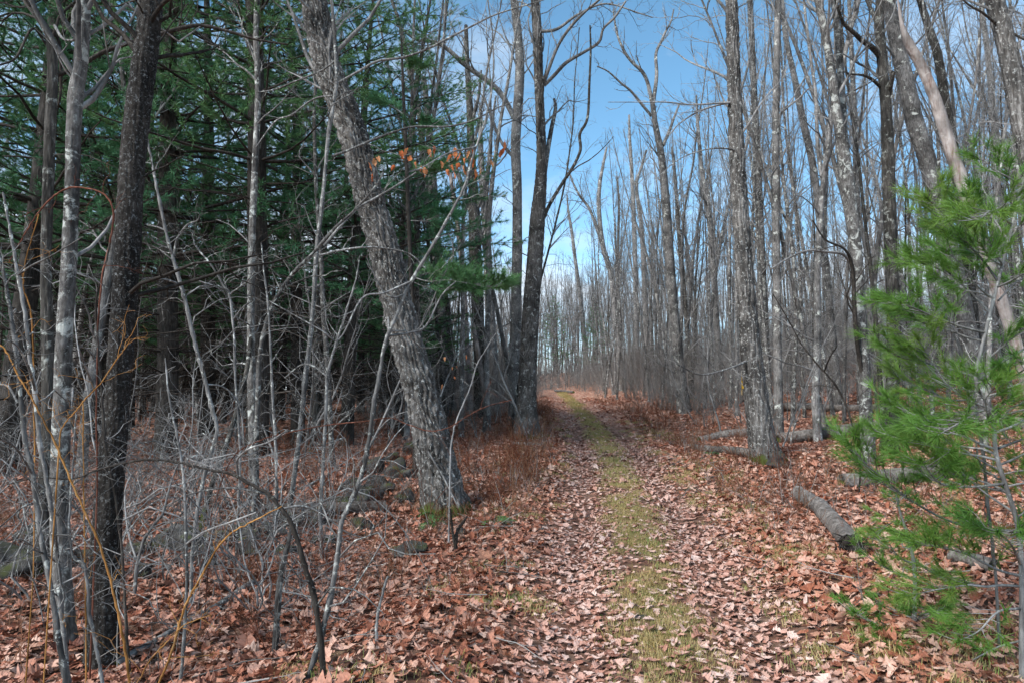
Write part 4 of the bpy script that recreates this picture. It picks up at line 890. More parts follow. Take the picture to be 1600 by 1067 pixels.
# ------------------------------------------------------------------ logs and fallen branches
def log(name, label, a, b, wa, wb, mat, seed, cat='log', k=32, lw=1.0, up=.62):
    """fallen trunk lying on the ground between two photo points"""
    rng = np.random.default_rng(seed); A = ground_at(*a); B = ground_at(*b)
    ra, rb = wa * lw / 2 * A[1] / F, wb * lw / 2 * B[1] / F
    n = 14; t = np.linspace(0, 1, n)[:, None]; P = A * (1 - t) + B * t; r = np.linspace(ra, rb, n)
    sv = unit(np.cross(unit(B - A), [0, 0, 1.0])); P = P + sv * (np.cumsum(rng.normal(0, .007, n)) * np.sin(np.pi * t[:, 0]))[:, None] * np.linalg.norm(B - A)**.5
    P[:, 2] = np.maximum(gz(P[:, 0], P[:, 1]), P[:, 2]) + r * up
    o = P.mean(0); o[2] = float(gz(o[0], o[1])); root = empty(name, o, label, cat)
    V, Q_ = bark_tube(P, r, k, .03, .03, min(.006, ra * .08), seed, 0, .05)
    m = len(V) // k
    mesh_obj('trunk', make_mesh('trunk', V - o, [Q_], M[mat]), root)
    for e, sgn in ((0, -1), (m - 1, 1)):       # broken end faces, ragged and slightly hollow
        ring = V[e * k:(e + 1) * k]; c = ring.mean(0); ax = unit(P[-1] - P[0]) * sgn
        r1 = c + (ring - c) * .66 + ax * rng.normal(.0, .35 * rb, (k, 1)) * .25; r2 = c + (ring - c) * .3 - ax * rb * .2
        W = np.vstack([ring, r1, r2, c[None] - ax * rb * .25]); i = np.arange(k); j = (i + 1) % k
        qq = np.concatenate([np.stack([i, j, j + k, i + k], 1), np.stack([i + k, j + k, j + 2 * k, i + 2 * k], 1)]); tt = np.stack([i + 2 * k, j + 2 * k, np.full(k, 3 * k)], 1)
        mesh_obj('broken_end', make_mesh('broken_end', W - o, [qq, tt], M['dark']), root)
    return root, P, r, o
lg, LP_, lr2, lo = log('fallen_log', 'short thick log beside the trail with a black rotten end', (1248, 780), (1330, 866), 22, 33, 'log', 301, up=.85)
# rotten, rooty end of that log
rng = np.random.default_rng(77); ax = unit(LP_[-1] - LP_[0]); c0 = LP_[-1] + ax * .03
T = Tubes()
for i in range(150):
    a = rng.normal(0, 1, 3); a -= a.dot(ax) * ax; a = unit(a); p = c0 + a * lr2[-1] * rng.uniform(.2, 1.02) - ax * .03
    Q_ = limb(rng, p, ax * rng.uniform(.2, 1) + a * rng.uniform(.2, .9) + np.array([0, 0, -.5]), rng.uniform(.05, .19), 4, .9, -.5); T.add(Q_, np.linspace(rng.uniform(.004, .016), .002, 5), 4)
mm_, mn_, ml_, mb_ = new_mat('black_rotten_wood'); mt_ = mn_.new('ShaderNodeTexCoord'); mz_ = noise(mn_, ml_, mt_.outputs['Object'], 22, 6)
mr_ = ramp(mn_, [(.35, (.008, .006, .005)), (.6, (.025, .018, .013)), (.8, (.08, .06, .045))]); ml_.new(mz_.outputs['Fac'], mr_.inputs[0]); ml_.new(mr_.outputs[0], mb_.inputs['Base Color']); mb_.inputs['Roughness'].default_value = .95
M['rotten'] = mm_
mesh_obj('root_fibres', T.build('root_fibres', M['rotten'], lo), lg)
def lump_mesh(name, seed, size, mat, rough=.25, sub=4, flat=.0, ang=0.0):
    """an irregular boulder: displaced icosphere"""
    import bmesh
    rng = np.random.default_rng(seed); bm = bmesh.new(); bmesh.ops.create_icosphere(bm, subdivisions=sub, radius=1)
    K = rng.normal(0, 1, (22, 3)) * np.geomspace(1, 16, 22)[:, None]; ph = rng.uniform(0, 6.3, 22); am = rough * .5 / np.geomspace(1, 7, 22)
    pl = [(unit(rng.normal(0, 1, 3)), rng.uniform(.45, .8)) for _ in range(13)]
    for v in bm.verts:
        p = np.array(v.co); 
        for nn, dd in pl:                                   # flat broken faces
            e = p.dot(nn) - dd
            if e > 0: p = p - nn * e * .85
        p = p * (1 + float((am * np.sin(K @ p + ph)).sum())); v.co = Vector([float(q) for q in p * np.asarray(size)])
    me = bpy.data.meshes.new(name); bm.to_mesh(me); bm.free(); me.materials.append(mat)
    me.polygons.foreach_set('use_smooth', np.full(len(me.polygons), True)); return me
re_ = mesh_obj('rotten_end', lump_mesh('rotten_end', 9, (lr2[-1] * 1.05, lr2[-1] * .8, lr2[-1] * .95), M['rotten'], .5), lg); re_.location = [float(v) for v in (c0 + ax * .02 - np.array([0, 0, .02]) - lo)]
for args in [
    ('fallen_branch', 'fallen pole lying on the leaves left of the mossy footed trunk, the upper one', (1092, 694), (1180, 684), 10, 13, 'log', 302),
    ('fallen_branch', 'fallen dark pole touching the foot of the mossy footed trunk, the lower one', (1078, 702), (1186, 722), 8, 13, 'log', 303),
    ('fallen_log', 'long thin log lying across the slope behind the twin stemmed tree', (1225, 642), (1425, 646), 11, 9, 'log', 304),
    ('fallen_log', 'long dark log lying across the slope right of the mossy footed trunk', (1215, 694), (1395, 672), 14, 16, 'log', 305),
    ('fallen_log', 'pale log continuing right behind the young pine foliage', (1420, 668), (1640, 672), 15, 17, 'log', 306),
    ('fallen_log', 'mossy grey log lying behind the young pine', (1315, 762), (1500, 748), 17, 22, 'log', 307),
    ('fallen_branch', 'thin dead branch slanting down to the twin stemmed tree', (1285, 655), (1345, 722), 6, 7, 'whitetwig', 308),
    ('fallen_branch', 'broken white branch piece standing on the slope by the young pine', (1335, 722), (1402, 662), 11, 10, 'whitetwig', 309),
    ('fallen_branch', 'pale fallen branch lying in leaves at the lower left', (180, 1045), (395, 915), 9, 8, 'whitetwig', 310),
    ('fallen_log', 'brown rotting log lying behind the left thicket', (405, 806), (602, 800), 15, 15, 'log', 311),
    ('fallen_log', 'mossy stub of wood under the young pine', (1490, 880), (1555, 900), 16, 20, 'log', 312),
    ('fallen_branch', 'thin stick lying across the far end of the trail', (868, 612), (896, 614), 3, 3, 'log', 313),
    ('fallen_branch', 'thin mossy stick on the leaves left of the trail', (800, 697), (846, 699), 6, 5, 'log', 314)]:
    log(args[0], args[1], args[2], args[3], args[4], args[5], args[6], args[7], cat='log' if args[0] == 'fallen_log' else 'branch', k=20, lw=1.25, up=.95)

# ------------------------------------------------------------------ old stone wall and loose rocks
rs = np.random.default_rng(31)
def stone(parent, px, py, w, h, seed, name='stone', label=None, cat=None):
    g = ground_at(px, py); s = g[1] / F; me = lump_mesh(name, seed, (w / 2 * s * .9, w / 2 * s * rs.uniform(.6, .95), h / 2 * s), M['rock'], .34)
    o = mesh_obj(name, me, parent); p = g.copy(); p[2] += h * s * .2
    if parent is not None: p = p - np.array(parent.location)
    o.location = [float(v) for v in p]; o.rotation_euler = (rs.uniform(-.2, .2), rs.uniform(-.2, .2), rs.uniform(0, 6.28) * 0 + rs.uniform(-.5, .5))
    return tag(o, label, cat)
g0 = ground_at(330, 850)
wl_ = empty('stone_wall', g0, 'low tumbled wall of dark mossy stones running behind the left thicket', 'stone wall'); wl_['kind'] = 'thing'
for i, (x, y, w, h) in enumerate([(12, 905, 95, 75), (60, 885, 80, 66), (48, 850, 70, 45), (125, 885, 55, 40), (205, 870, 60, 42), (245, 862, 66, 48), (222, 905, 56, 34), (290, 858, 70, 46), (335, 850, 62, 40), (318, 888, 70, 40), (372, 846, 60, 38), (415, 838, 56, 34), (398, 870, 62, 36), (450, 826, 60, 34), (492, 822, 56, 36), (530, 800, 62, 44), (566, 788, 66, 52), (548, 768, 54, 36), (600, 770, 58, 44), (586, 740, 50, 34), (625, 748, 54, 38), (616, 722, 48, 30), (642, 712, 50, 34), (505, 850, 44, 26), (445, 866, 50, 26), (170, 905, 48, 26), (560, 825, 50, 28), (630, 780, 44, 28)]):
    stone(wl_, x, y, w, h, 400 + i)
stone(None, 655, 862, 84, 28, 450, 'flat_rock', 'flat grey rock lying in the leaves by the leaning oak', 'rock')
stone(None, 505, 872, 26, 18, 451, 'small_rock', 'small pale grey rock in the leaves behind the dark crooked sapling', 'rock')
stone(None, 722, 838, 30, 20, 452, 'small_rock', 'small dark rock beside the black forked stub', 'rock')
stone(None, 1215, 730, 52, 34, 453, 'mossy_mound', 'mossy hump at the foot of the straight trunk right of the trail', 'moss')
stone(None, 945, 708, 14, 7, 455, 'trail_stone', 'small grey stone in the left rut beside the grass strip', 'rock')
stone(None, 1005, 966, 16, 9, 456, 'trail_stone', 'dark pebble lying on the grass strip in front', 'rock')

# ------------------------------------------------------------------ ferns, yellow leaf
def fern(label, px, py, size, seed, n=6):
    rng = np.random.default_rng(seed); g = ground_at(px, py); root = empty('fern', g, label, 'fern')
    for i in range(n):
        a = rng.uniform(0, 6.28); B = limb(rng, np.zeros(3), (math.cos(a), math.sin(a), 1.1), size * rng.uniform(.7, 1.1), 10, .15, -1.2); V, Tt = [], []
        for j in range(1, 11):
            t = unit(B[j] - B[j - 1]); s = unit(np.cross(t, [0, 0, 1.0])); l = size * .26 * math.sin(math.pi * (j + 1) / 13) + .008
            for sg in (-1, 1):
                b = len(V); tip = B[j] + s * sg * l + t * l * .35; V += [B[j] - t * l * .16, B[j] + t * l * .22, tip]; Tt.append((b, b + 1, b + 2))
        mesh_obj('frond', make_mesh('frond', V, [np.array(Tt)], M['fern'], False), root)
fern('green fern growing right at the foot of the leaning oak', 690, 812, .30, 1, 8)
fern('small green fern just left of the black forked stub', 672, 822, .24, 2)
fern('small fern in the grass right of the leaning oak', 778, 822, .26, 3)
fern('tiny green fern before the fallen poles right of the trail', 1110, 712, .22, 4)
gY = at(1160, 595, 12.4); o = mesh_obj('yellow_ribbon', leaf_mesh('yellow_ribbon', 77, False, M['yellow'])); o.location = [float(v) for v in gY]; o.rotation_euler = (1.5, .2, .3); o.scale = (2.6, 2.8, 2.6)
tag(o, 'small yellow scrap hanging on the straight trunk right of the trail', 'leaf')

# ------------------------------------------------------------------ pines behind the left thicket
def pine_meshes(seed, H, live0, nw=15, n_need=34, L=.14, w=.0105, blen=4.1, dead_to=None, tuft_step=.15):
    """trunk, dead lower boughs, live crown (boughs + needles)"""
    rng = np.random.default_rng(seed)
    P = limb(rng, np.array([0, 0, -.2]), (rng.normal(0, .02), rng.normal(0, .02), 1), H + .2, 24, .06, 0); r = np.interp(np.linspace(0, 1, 25), [0, .5, 1], [H * .013, H * .0085, .012])
    V, Q_ = bark_tube(P, r, 20, .12, .05, .008, seed, .35, .03); trunk = make_mesh('trunk', V, [Q_], M['pinebark'])
    D = Tubes(); B = Tubes(); tr = []
    z = 1.2
    while z < H - .4:
        f = (z + .2) / (H + .2); p, t = along(P, f); alive = z > live0 + rng.normal(0, .5)
        n = int(rng.integers(3, 6)) + 2 * int(alive); a0 = rng.uniform(0, 6.28)
        for i in range(n):
            a = a0 + i * 6.28 / n + rng.normal(0, .25)
            if not alive:
                Lb = blen * rng.uniform(.35, .85); Q1 = limb(rng, p, (math.cos(a), math.sin(a), rng.uniform(-.1, .2)), Lb, 7, .28, -.15); q = np.linspace(.016, .004, 8); D.add(Q1, q, 4)
                twigs(D, rng, Q1, q, 9, Lb * .12, Lb * .4, .3, 2, -.05, (.5, 1.1), .0035, .6, .5, 2)
                continue
            h = max(0.0, (z - live0) / (H - live0)); Lb = blen * (1.05 - h ** 1.3 * .95) * rng.uniform(.65, 1.1)
            Q1 = limb(rng, p, (math.cos(a), math.sin(a), .05 + .5 * h + rng.normal(0, .08)), Lb, 7, .2, .18); q = np.linspace(.012 + .006 * Lb, .005, 8); B.add(Q1, q, 4)
            for ff in np.arange(.28, 1.0, .42 / max(Lb, .6)):
                pp, tt = along(Q1, min(.999, ff)); hz = unit(np.cross(tt, [0, 0, 1.0]))
                for sg in (-1, 1):
                    d = unit(tt * .8 + hz * sg * rng.uniform(.5, 1) + np.array([0, 0, rng.uniform(-.05, .25)])); ls = (Lb * .32 * (1.2 - ff) + .12) * rng.uniform(.6, 1.2)
                    Q2 = limb(rng, pp, d, ls, 3, .25, .2); B.add(Q2, np.linspace(.006, .003, 4), 3)
                    for g in np.arange(.35, 1.01, max(.12, tuft_step / ls)):
                        p2, t2 = along(Q2, min(g, .999)); tr.append(needle_tuft(rng, p2, t2, n_need, L, w, .8))
            tr.append(needle_tuft(rng, Q1[-1], unit(Q1[-1] - Q1[-2]), n_need, L, w, .8))
        z += rng.uniform(.30, .5) if not alive else rng.uniform(.5, .82)
    return trunk, (D.build('dead_boughs', M['darktwig']) if D.n else None), B.build('boughs', M['pinebark']), needles_mesh('needles', tr, M['pine'], np.zeros(3))
pine_var = [pine_meshes(501, 15, 4.3), pine_meshes(502, 17, 5.6), pine_meshes(503, 13, 3.6), pine_meshes(504, 9, 2.6, blen=2.4)]
rp = np.random.default_rng(55)
pine_spots = [  # photo x of the trunk, distance, kind, label
    (408, 12.5, 1, 'dark trunked pine right behind the mottled birch'), (20, 12.0, 0, 'dark green pine at the far left edge'), (150, 15.5, 2, 'green pine seen between the pale smooth trunk and the blackish trunk'),
    (268, 13.5, 0, 'green pine in the gap just right of the blackish trunk'), (330, 18.5, 1, 'dense pine between the blackish trunk and the mottled birch'), (470, 17.0, 0, 'dark pine showing left of the leaning oak'),
    (545, 15.5, 2, 'pine whose boughs show on both sides of the leaning oak'), (70, 20.0, 1, 'tall pine behind the slim trunks at the left edge'), (205, 22.0, 0, 'pine far behind the blackish trunk'), (620, 21.0, 1, 'tall thin crowned pine right of the leaning oak'),
    (440, 24.0, 0, 'shaded pine far behind the slim pale sapling'), (-120, 14.0, 0, 'dense pine just past the left edge')]
def copy_part(name, me, parent): return mesh_obj(name, me, parent)
for i, (px, Y_, kd, lab) in enumerate(pine_spots):
    x = (px - 800) / F * Y_ / math.cos(PITCH) * 1.0; g = (x, Y_, float(gz(x, Y_)))
    t = empty('pine_tree', g, lab, 'pine tree', 'pines behind the left thicket'); t.rotation_euler = (rp.normal(0, .02), rp.normal(0, .02), rp.uniform(0, 6.28)); t.scale = (float(rp.uniform(.9, 1.1)),) * 3
    tk, dd, bb, nn = pine_var[kd]
    copy_part('trunk', tk, t)
    if dd: copy_part('dead_boughs', dd, t)
    cr_ = copy_part('crown', bb, t); copy_part('needles', nn, cr_)

# ------------------------------------------------------------------ bare trees of the wood, copied
def pole_meshes(seed, H, r0, mat, fork=False, n_side=28, crown=20, L=2.3, kids=6):
    rng = np.random.default_rng(seed)
    P = limb(rng, np.array([0, 0, -.25]), (rng.normal(0, .05), rng.normal(0, .05), 1), H, 26, .13, .0); r = np.interp(np.linspace(0, 1, 27), [0, .03, .5, 1], [r0 * 1.4, r0, r0 * .62, .012])
    V, Q_ = bark_tube(P, r, 12, .22, .05, .004, seed, .2, .05)
    if fork:
        p, t = along(P, rng.uniform(.35, .5)); Fk = limb(rng, p, side_dir(rng, t, .3, .3), H * .5, 14, .2, .5); fr = np.linspace(r0 * .55, .012, 15); V2, Q2 = bark_tube(Fk, fr, 10, .22, .05, .003, seed + 1, 0, .05); Q_ = np.concatenate([Q_, Q2 + len(V)]); V = np.concatenate([V, V2])
    trunk = make_mesh('trunk', V, [Q_], M[mat])
    T = Tubes(); crown_on(T, rng, P, r, crown, .38, L, 2, .55, kids=kids, rmin=.0034)
    if fork: crown_on(T, rng, Fk, fr, crown // 2, .3, L * .8, 2, .5, kids=kids, rmin=.0034)
    twigs(T, rng, P, r, n_side, .4, 1.5, .1, 2, .1, (.8, 1.5), .004, .5, .3, 3)
    return trunk, T.build('crown', M['twig'])
pole_var = [pole_meshes(601, 16, .085, 'grey'), pole_meshes(602, 15, .07, 'maple', True), pole_meshes(603, 17, .10, 'grey', True), pole_meshes(604, 13, .05, 'grey'), pole_meshes(605, 14, .06, 'maple'), pole_meshes(606, 16, .09, 'dark', True), pole_meshes(607, 12, .045, 'dark'), pole_meshes(608, 15, .075, 'grey', True)]
kinds = ['straight grey', 'forked pale grey', 'stout forked grey', 'thin grey', 'slim pale', 'dark forked', 'thin dark', 'slender forked grey']
placed = [np.array(o.location[:2]) for o in C.objects if o.parent is None and o.get('category') in ('tree', 'pine tree', 'dead tree')]
rt = np.random.default_rng(91)
def place(n, y0, y1, side, mind, pad=2.2, lo=None, hi=None):
    out = []
    for _ in range(n * 40):
        if len(out) >= n: break
        y = math.sqrt(rt.uniform(y0 * y0, y1 * y1)); xm = .77 * y + 2.5; x = rt.uniform(-xm, xm); u = x - float(tx(y))
        if side * u < pad + .025 * y: continue
        pxx = 800 + F * x / y
        if lo is not None and not (lo < pxx < hi): continue
        p = np.array([x, y])
        if any(np.hypot(*(p - q)) < mind for q in placed): continue
        placed.append(p); out.append(p)
    return out
LAND = [(1165, 'mossy footed trunk'), (1340, 'twin stemmed tree'), (1392, 'dark crooked tree'), (1478, 'stout leaning trunk'), (1540, 'barkless dead trunk'), (1046, 'forked tree'), (940, 'far end of the trail'), (1640, 'dark edge trunk'),
        (620, 'leaning oak'), (828, 'trail maple'), (745, 'mossy dark tree'), (396, 'mottled birch'), (195, 'blackish trunk'), (100, 'pale smooth trunk'), (485, 'slim pale sapling')]
def which(kind, x, y):
    """a label that tells a repeat by the named tree it stands next to in the view"""
    px = 800 + F * x / y; lx_, nm = min(LAND, key=lambda q: abs(q[0] - px)); d = px - lx_
    far = 'near by' if y < 10 else ('in the wood' if y < 22 else ('deeper back' if y < 34 else 'far back'))
    side = 'in line with' if abs(d) < 9 else (('right' if d > 0 else 'left') + ' of'); close = 'just ' if 9 <= abs(d) < 40 else ''
    return f'{kind} {far}, {close}{side} the {nm}'
def plant(spots, where, group, ks):
    for p in spots:
        k = int(rt.choice(ks)); t = empty('bare_tree', (p[0], p[1], float(gz(*p))), which(kinds[k] + ' bare tree', p[0], p[1]), 'tree', 'bare trees of the wood')
        t.rotation_euler = (rt.normal(0, .045), rt.normal(0, .045) , rt.uniform(0, 6.28)); s = rt.uniform(.8, 1.2); t.scale = (float(s * rt.uniform(.85, 1.1)),) * 2 + (float(s),)
        tk, cr_ = pole_var[k]; mesh_obj('trunk', tk, t); mesh_obj('crown', cr_, t)
plant(place(46, 12, 22, 1, 1.1, 4.0, 1110, 1800), 'right of the trail', 'bare trees right of the trail', [3, 3, 4, 6, 7, 1, 4])
plant(place(76, 22, 36, 1, 1.0, 2.6), 'right of the trail', 'bare trees right of the trail', [0, 1, 3, 3, 4, 6, 7, 4])
plant(place(70, 36, 55, 1, 1.2, 2.2), 'far back right of the trail', 'distant bare trees right of the trail', [0, 1, 2, 3, 4, 7])
plant(place(22, 36, 62, 1, 1.0, 1.2, 880, 1120), 'beside the far end of the trail', 'bare trees by the far trail', [1, 3, 4, 7, 5])
plant(place(14, 17, 26, -1, 1.3, 1.6, 620, 860), 'between leaning oak and trail', 'bare trees left of the trail', [0, 3, 5, 6, 7])
plant(place(26, 10.5, 24, -1, 1.4, 3.0, -200, 640), 'among the pines on the left', 'bare trees among the pines', [3, 4, 5, 6, 7])
plant(place(44, 26, 55, -1, 1.3, 2.2), 'far back left of the trail', 'distant bare trees left of the trail', [0, 2, 3, 4, 5, 7])

# ------------------------------------------------------------------ bare saplings and brush of the understorey
def sap_mesh(seed, H, n=1, nt=16, mat='twig'):
    rng = np.random.default_rng(seed); T = Tubes()
    for i in range(n):
        P = limb(rng, np.array([rng.normal(0, .06) * (n > 1), rng.normal(0, .06) * (n > 1), -.08]), (rng.normal(0, .18), rng.normal(0, .18), 1), H * rng.uniform(.7, 1), 10, .22, .1); r = np.linspace(.004 + .0042 * H, .003, 11); T.add(P, r, 5)
        twigs(T, rng, P, r, nt, .2 * H ** .5, .62 * H ** .5, .12, 2, .3, (.4, 1.1), .0026, .55, .5, 4)
    return T.build('sapling', M[mat])
sap_var = [sap_mesh(701, 3.2), sap_mesh(702, 4.5, 1, 20), sap_mesh(703, 2.2, 2, 12, 'whitetwig'), sap_mesh(704, 5.5, 1, 24), sap_mesh(705, 2.8, 1, 14, 'whitetwig'), sap_mesh(706, 1.8, 3, 9)]
sk = ['slim', 'tall thin', 'pale double stemmed', 'very tall thin', 'short pale', 'many stemmed']
def saps(n, y0, y1, side, where, group, pad, lo=None, hi=None, mind=.45, ks=range(6)):
    global placed
    keep = placed; placed = [p for p in placed]
    for p in place(n, y0, y1, side, mind, pad, lo, hi):
        k = int(rt.choice(list(ks))); o = mesh_obj('bare_sapling', sap_var[k]); o.location = (float(p[0]), float(p[1]), float(gz(*p))); o.rotation_euler = (rt.normal(0, .08), rt.normal(0, .08), rt.uniform(0, 6.28)); o.scale = (float(rt.uniform(.75, 1.25)),) * 3
        tag(o, which(sk[k] + ' bare sapling', p[0], p[1]), 'sapling', 'bare saplings of the wood')
    placed = keep
saps(80, 13, 30, 1, 'right of the trail', 'saplings right of the trail', 2.6, 1000, 1900)
saps(50, 30, 45, 1, 'far right of the trail', 'far saplings right of the trail', 1.8)
saps(45, 15, 34, -1, 'between leaning oak and trail', 'saplings left of the trail', 1.3, 560, 880)
saps(16, 8.0, 16, -1, 'of the left thicket', 'saplings of the left thicket', 3.0, -150, 640, ks=(0, 1, 3, 5))
saps(30, 16, 30, -1, 'under the pines', 'saplings under the pines', 3.0, -150, 600)

def shrub_mesh(seed, n, H, mat):
    rng = np.random.default_rng(seed); T = Tubes()
    for i in range(n):
        P = limb(rng, np.array([rng.normal(0, .05), rng.normal(0, .05), -.05]), (rng.normal(0, .45), rng.normal(0, .45), 1), H * rng.uniform(.6, 1.2), 14, .9, rng.uniform(-1.5, .1)); r = np.linspace(.004 + .0022 * H, .002, 15); T.add(P, r, 5)
        twigs(T, rng, P, r, 9, .25, .9, .2, 2, -.05, (.5, 1.3), .0017, 1.0, .6, 4)
    return T.build('shrub', M[mat])
shrub_var = [shrub_mesh(901, 3, 2.4, 'whitetwig'), shrub_mesh(902, 3, 3.2, 'twig'), shrub_mesh(903, 5, 1.8, 'twig'), shrub_mesh(904, 3, 2.8, 'twig')]
def arch_mesh(seed, n, H):
    rng = np.random.default_rng(seed); T = Tubes()
    for i in range(n):
        a = rng.uniform(0, 6.28); P = limb(rng, np.array([rng.normal(0, .04), rng.normal(0, .04), -.05]), (math.cos(a) * .45, math.sin(a) * .3, 1), H * rng.uniform(.7, 1.15), 18, .7, rng.uniform(-2.6, -1.2)); r = np.linspace(.0075, .0022, 19); T.add(P, r, 6)
        twigs(T, rng, P, r, 12, .35, 1.0, .3, 2, -.1, (.4, 1.2), .0017, 1.3, .6, 5)
    return T.build('shrub', M['whitetwig'])
shrub_var += [arch_mesh(911, 3, 2.9), arch_mesh(912, 2, 3.3)]
hk = ['pale arching', 'tall pale arching', 'low grey tangled', 'grey arching', 'wide drooping pale', 'tall drooping pale']
rh = np.random.default_rng(23)
for i in range(30):
    y = rh.uniform(4.8, 10); pxx = rh.uniform(-60, 560 if y > 6 else 430); x = (pxx - 800) / F * y; k = int(rh.integers(0, 4)) if i % 2 else 4 + int(rh.integers(0, 2))
    o = mesh_obj('bare_shrub', shrub_var[k]); o.location = (x, y, float(gz(x, y))); o.rotation_euler = (0, 0, rh.uniform(0, 6.28)); o.scale = (float(rh.uniform(.75, 1.15)),) * 3
    tag(o, which(hk[k] + ' leafless shrub', x, y), 'shrub', 'leafless shrubs of the left thicket')
def brush_src(seed, H, n, mat, nt=6):
    rng = np.random.default_rng(seed); T = Tubes()
    for i in range(n):
        P = limb(rng, np.array([rng.normal(0, .08), rng.normal(0, .08), -.03]), (rng.normal(0, .4), rng.normal(0, .4), 1), H * rng.uniform(.5, 1.1), 5, .4, .1); r = np.linspace(.0035 + .002 * H, .0018, 6); T.add(P, r, 3)
        twigs(T, rng, P, r, nt, .1 * H, .35 * H, .2, 1, .3, (.4, 1.0), .0016, .5, .5, 3)
    return mesh_obj('brush_source', T.build('brush', M[mat]), link=False)
weeds = [brush_src(801, .45, 5, 'weed', 5), brush_src(802, .3, 6, 'weed', 4), brush_src(803, .6, 4, 'weed', 6), brush_src(804, .4, 3, 'brush', 4)]
rw = np.random.default_rng(17)
def spread_pts(n, y0, y1, cond):
    x, y = wedge(rw, n, y0, y1, 2.0); k = cond(x - tx(y), x, y); return x[k], y[k]
x1, y1_ = spread_pts(2600, 4, 14, lambda u, x, y: ((u < -1.3) & (rw.uniform(0, 1, len(u)) < .75)) | ((u > 1.35) & (rw.uniform(0, 1, len(u)) < .28)))
x2, y2_ = spread_pts(4200, 14, 40, lambda u, x, y: (np.abs(u) > 1.35) & (rw.uniform(0, 1, len(u)) < np.where(np.abs(u) < 3.2, .95, .35)))
y3 = rw.uniform(7, 30, 450); x3 = tx(y3) + rw.choice([-1, 1], 450, p=[.65, .35]) * (1.3 + np.abs(rw.normal(0, .7, 450)))
wx, wy = np.concatenate([x1, x2, x3]), np.concatenate([y1_, y2_, y3])
scatter('dry_weeds', np.stack([wx, wy, gz(wx, wy)], 1), slope_rot(rw, wx, wy, .15), rw.uniform(.6, 1.35, len(wx)) * np.where(wy < 8, .75, 1), weeds, 'dry reddish brown weed stalks standing in the fallen leaves', 'weeds', 6)
def stick_src(seed):
    rng = np.random.default_rng(seed); T = Tubes(); P = limb(rng, np.array([-.3, 0, .02]), (1, 0, .05), rng.uniform(.4, .8), 6, .35, 0); r = np.linspace(.006, .0025, 7); T.add(P, r, 5); twigs(T, rng, P, r, 3, .08, .25, .3, 1, .1, (.5, .9), .0018, .4, .6, 2)
    return mesh_obj('stick_source', T.build('stick', M['brush']), link=False)
xk, yk = spread_pts(900, 3, 20, lambda u, x, y: (np.abs(u) > .9))
scatter('fallen_twigs', np.stack([xk, yk, gz(xk, yk) + .03], 1), slope_rot(rw, xk, yk, .08), rw.uniform(.35, .85, len(xk)), [stick_src(820 + i) for i in range(4)], 'thin broken twigs strewn over the fallen leaves', 'twigs', 12)
brush = [brush_src(811, 1.6, 5, 'brush', 12), brush_src(812, 2.2, 4, 'brush', 14), brush_src(813, 1.1, 7, 'brush', 8), brush_src(814, 2.8, 3, 'brush', 16)]
x1, y1_ = spread_pts(1100, 22, 40, lambda u, x, y: (u > 3.0) | ((u < -2.2) & (x > -.22 * y))); x2, y2_ = spread_pts(2600, 40, 90, lambda u, x, y: (np.abs(u) > 1.7))
tall = [brush_src(831 + i, 4.2 + .6 * i, 3, 'brush', 34) for i in range(3)]
xt, yt = spread_pts(1500, 24, 75, lambda u, x, y: (u > 2.4) | ((u < -2.2) & (x > -.2 * y)))
scatter('thin_saplings', np.stack([xt, yt, gz(xt, yt)], 1), slope_rot(rw, xt, yt, .06), rw.uniform(.7, 1.4, len(xt)), tall, 'grey haze of thin leafless saplings in the wood behind', 'saplings', 14)
x3 = rw.uniform(-3, 14, 420); y3 = rw.uniform(60, 96, 420); k3 = np.abs(x3 - tx(y3)) > 1.2; x3, y3 = x3[k3], y3[k3]
k2 = (x2 - tx(y2_) > 0) | (x2 > -.22 * y2_); x2, y2_ = x2[k2], y2_[k2]
wx, wy = np.concatenate([x1, x2, x3]), np.concatenate([y1_, y2_, y3])
scatter('undergrowth', np.stack([wx, wy, gz(wx, wy)], 1), slope_rot(rw, wx, wy, .1), rw.uniform(.7, 1.5, len(wx)), brush, 'grey tangle of leafless brush under the trees', 'undergrowth', 7)

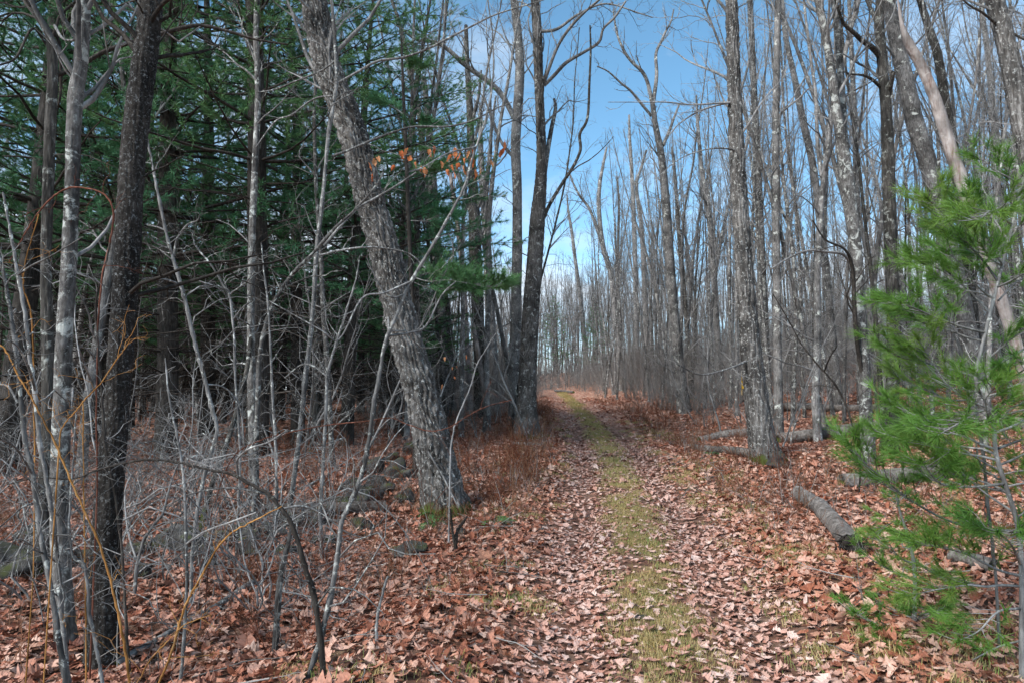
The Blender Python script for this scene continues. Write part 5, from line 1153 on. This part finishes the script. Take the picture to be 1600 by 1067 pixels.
# ------------------------------------------------------------------ the far wood that reads as one mass
def join_src(parts):
    V, off, P4, mats = [], 0, [], []
    me = bpy.data.meshes.new('far_tree')
    import bmesh
    bm = bmesh.new(); mlist = []
    for m_ in parts:
        k = len(bm.faces); bm.from_mesh(m_); bm.faces.ensure_lookup_table()
        if m_.materials[0].name not in [q.name for q in mlist]: mlist.append(m_.materials[0])
        mi = [q.name for q in mlist].index(m_.materials[0].name)
        for f in bm.faces[k:]: f.material_index = mi
    bm.to_mesh(me); bm.free()
    for q in mlist: me.materials.append(q)
    return mesh_obj('far_tree_source', me, link=False)
far_src = [join_src(pole_var[k]) for k in (0, 1, 3, 4, 5, 7)]
x, y = wedge(rw, 1000, 50, 120, 4); x = np.concatenate([x, rw.uniform(-2, 16, 130)]); y = np.concatenate([y, rw.uniform(64, 110, 130)]); k = np.abs(x - tx(y)) > 2.0; x, y = x[k], y[k]; k = (x > -.25 * y - 2) | (rw.uniform(0, 1, len(x)) < .3); x, y = x[k], y[k]
scatter('far_bare_woods', np.stack([x, y, gz(x, y)], 1), np.stack([rw.normal(0, .05, len(x)), rw.normal(0, .05, len(x)), rw.uniform(0, 6.28, len(x))], 1), rw.uniform(.7, 1.1, len(x)), far_src, 'far grey mass of bare trees closing off the view', 'woods', 8)
fp_src = [join_src([m_ for m_ in pine_var[k] if m_ is not None]) for k in (0, 2, 3)]
x, y = wedge(rw, 900, 22, 70, 4); k = (x - tx(y) < -.16 * y - 2) ; x, y = x[k], y[k]
x = np.concatenate([x, [5.5, 6.5, 9.5]]); y = np.concatenate([y, [82, 88, 75]])
scatter('far_pine_woods', np.stack([x, y, gz(x, y)], 1), np.stack([0 * x, 0 * x, rw.uniform(0, 6.28, len(x))], 1), rw.uniform(.5, .72, len(x)), fp_src, 'dark mass of pines filling the wood behind the left thicket', 'woods', 9)
print('TRIS', sum(len(m.loops) - 2 * len(m.polygons) for m in bpy.data.meshes), 'mesh verts', sum(len(m.vertices) for m in bpy.data.meshes), 'objs', len(C.objects))
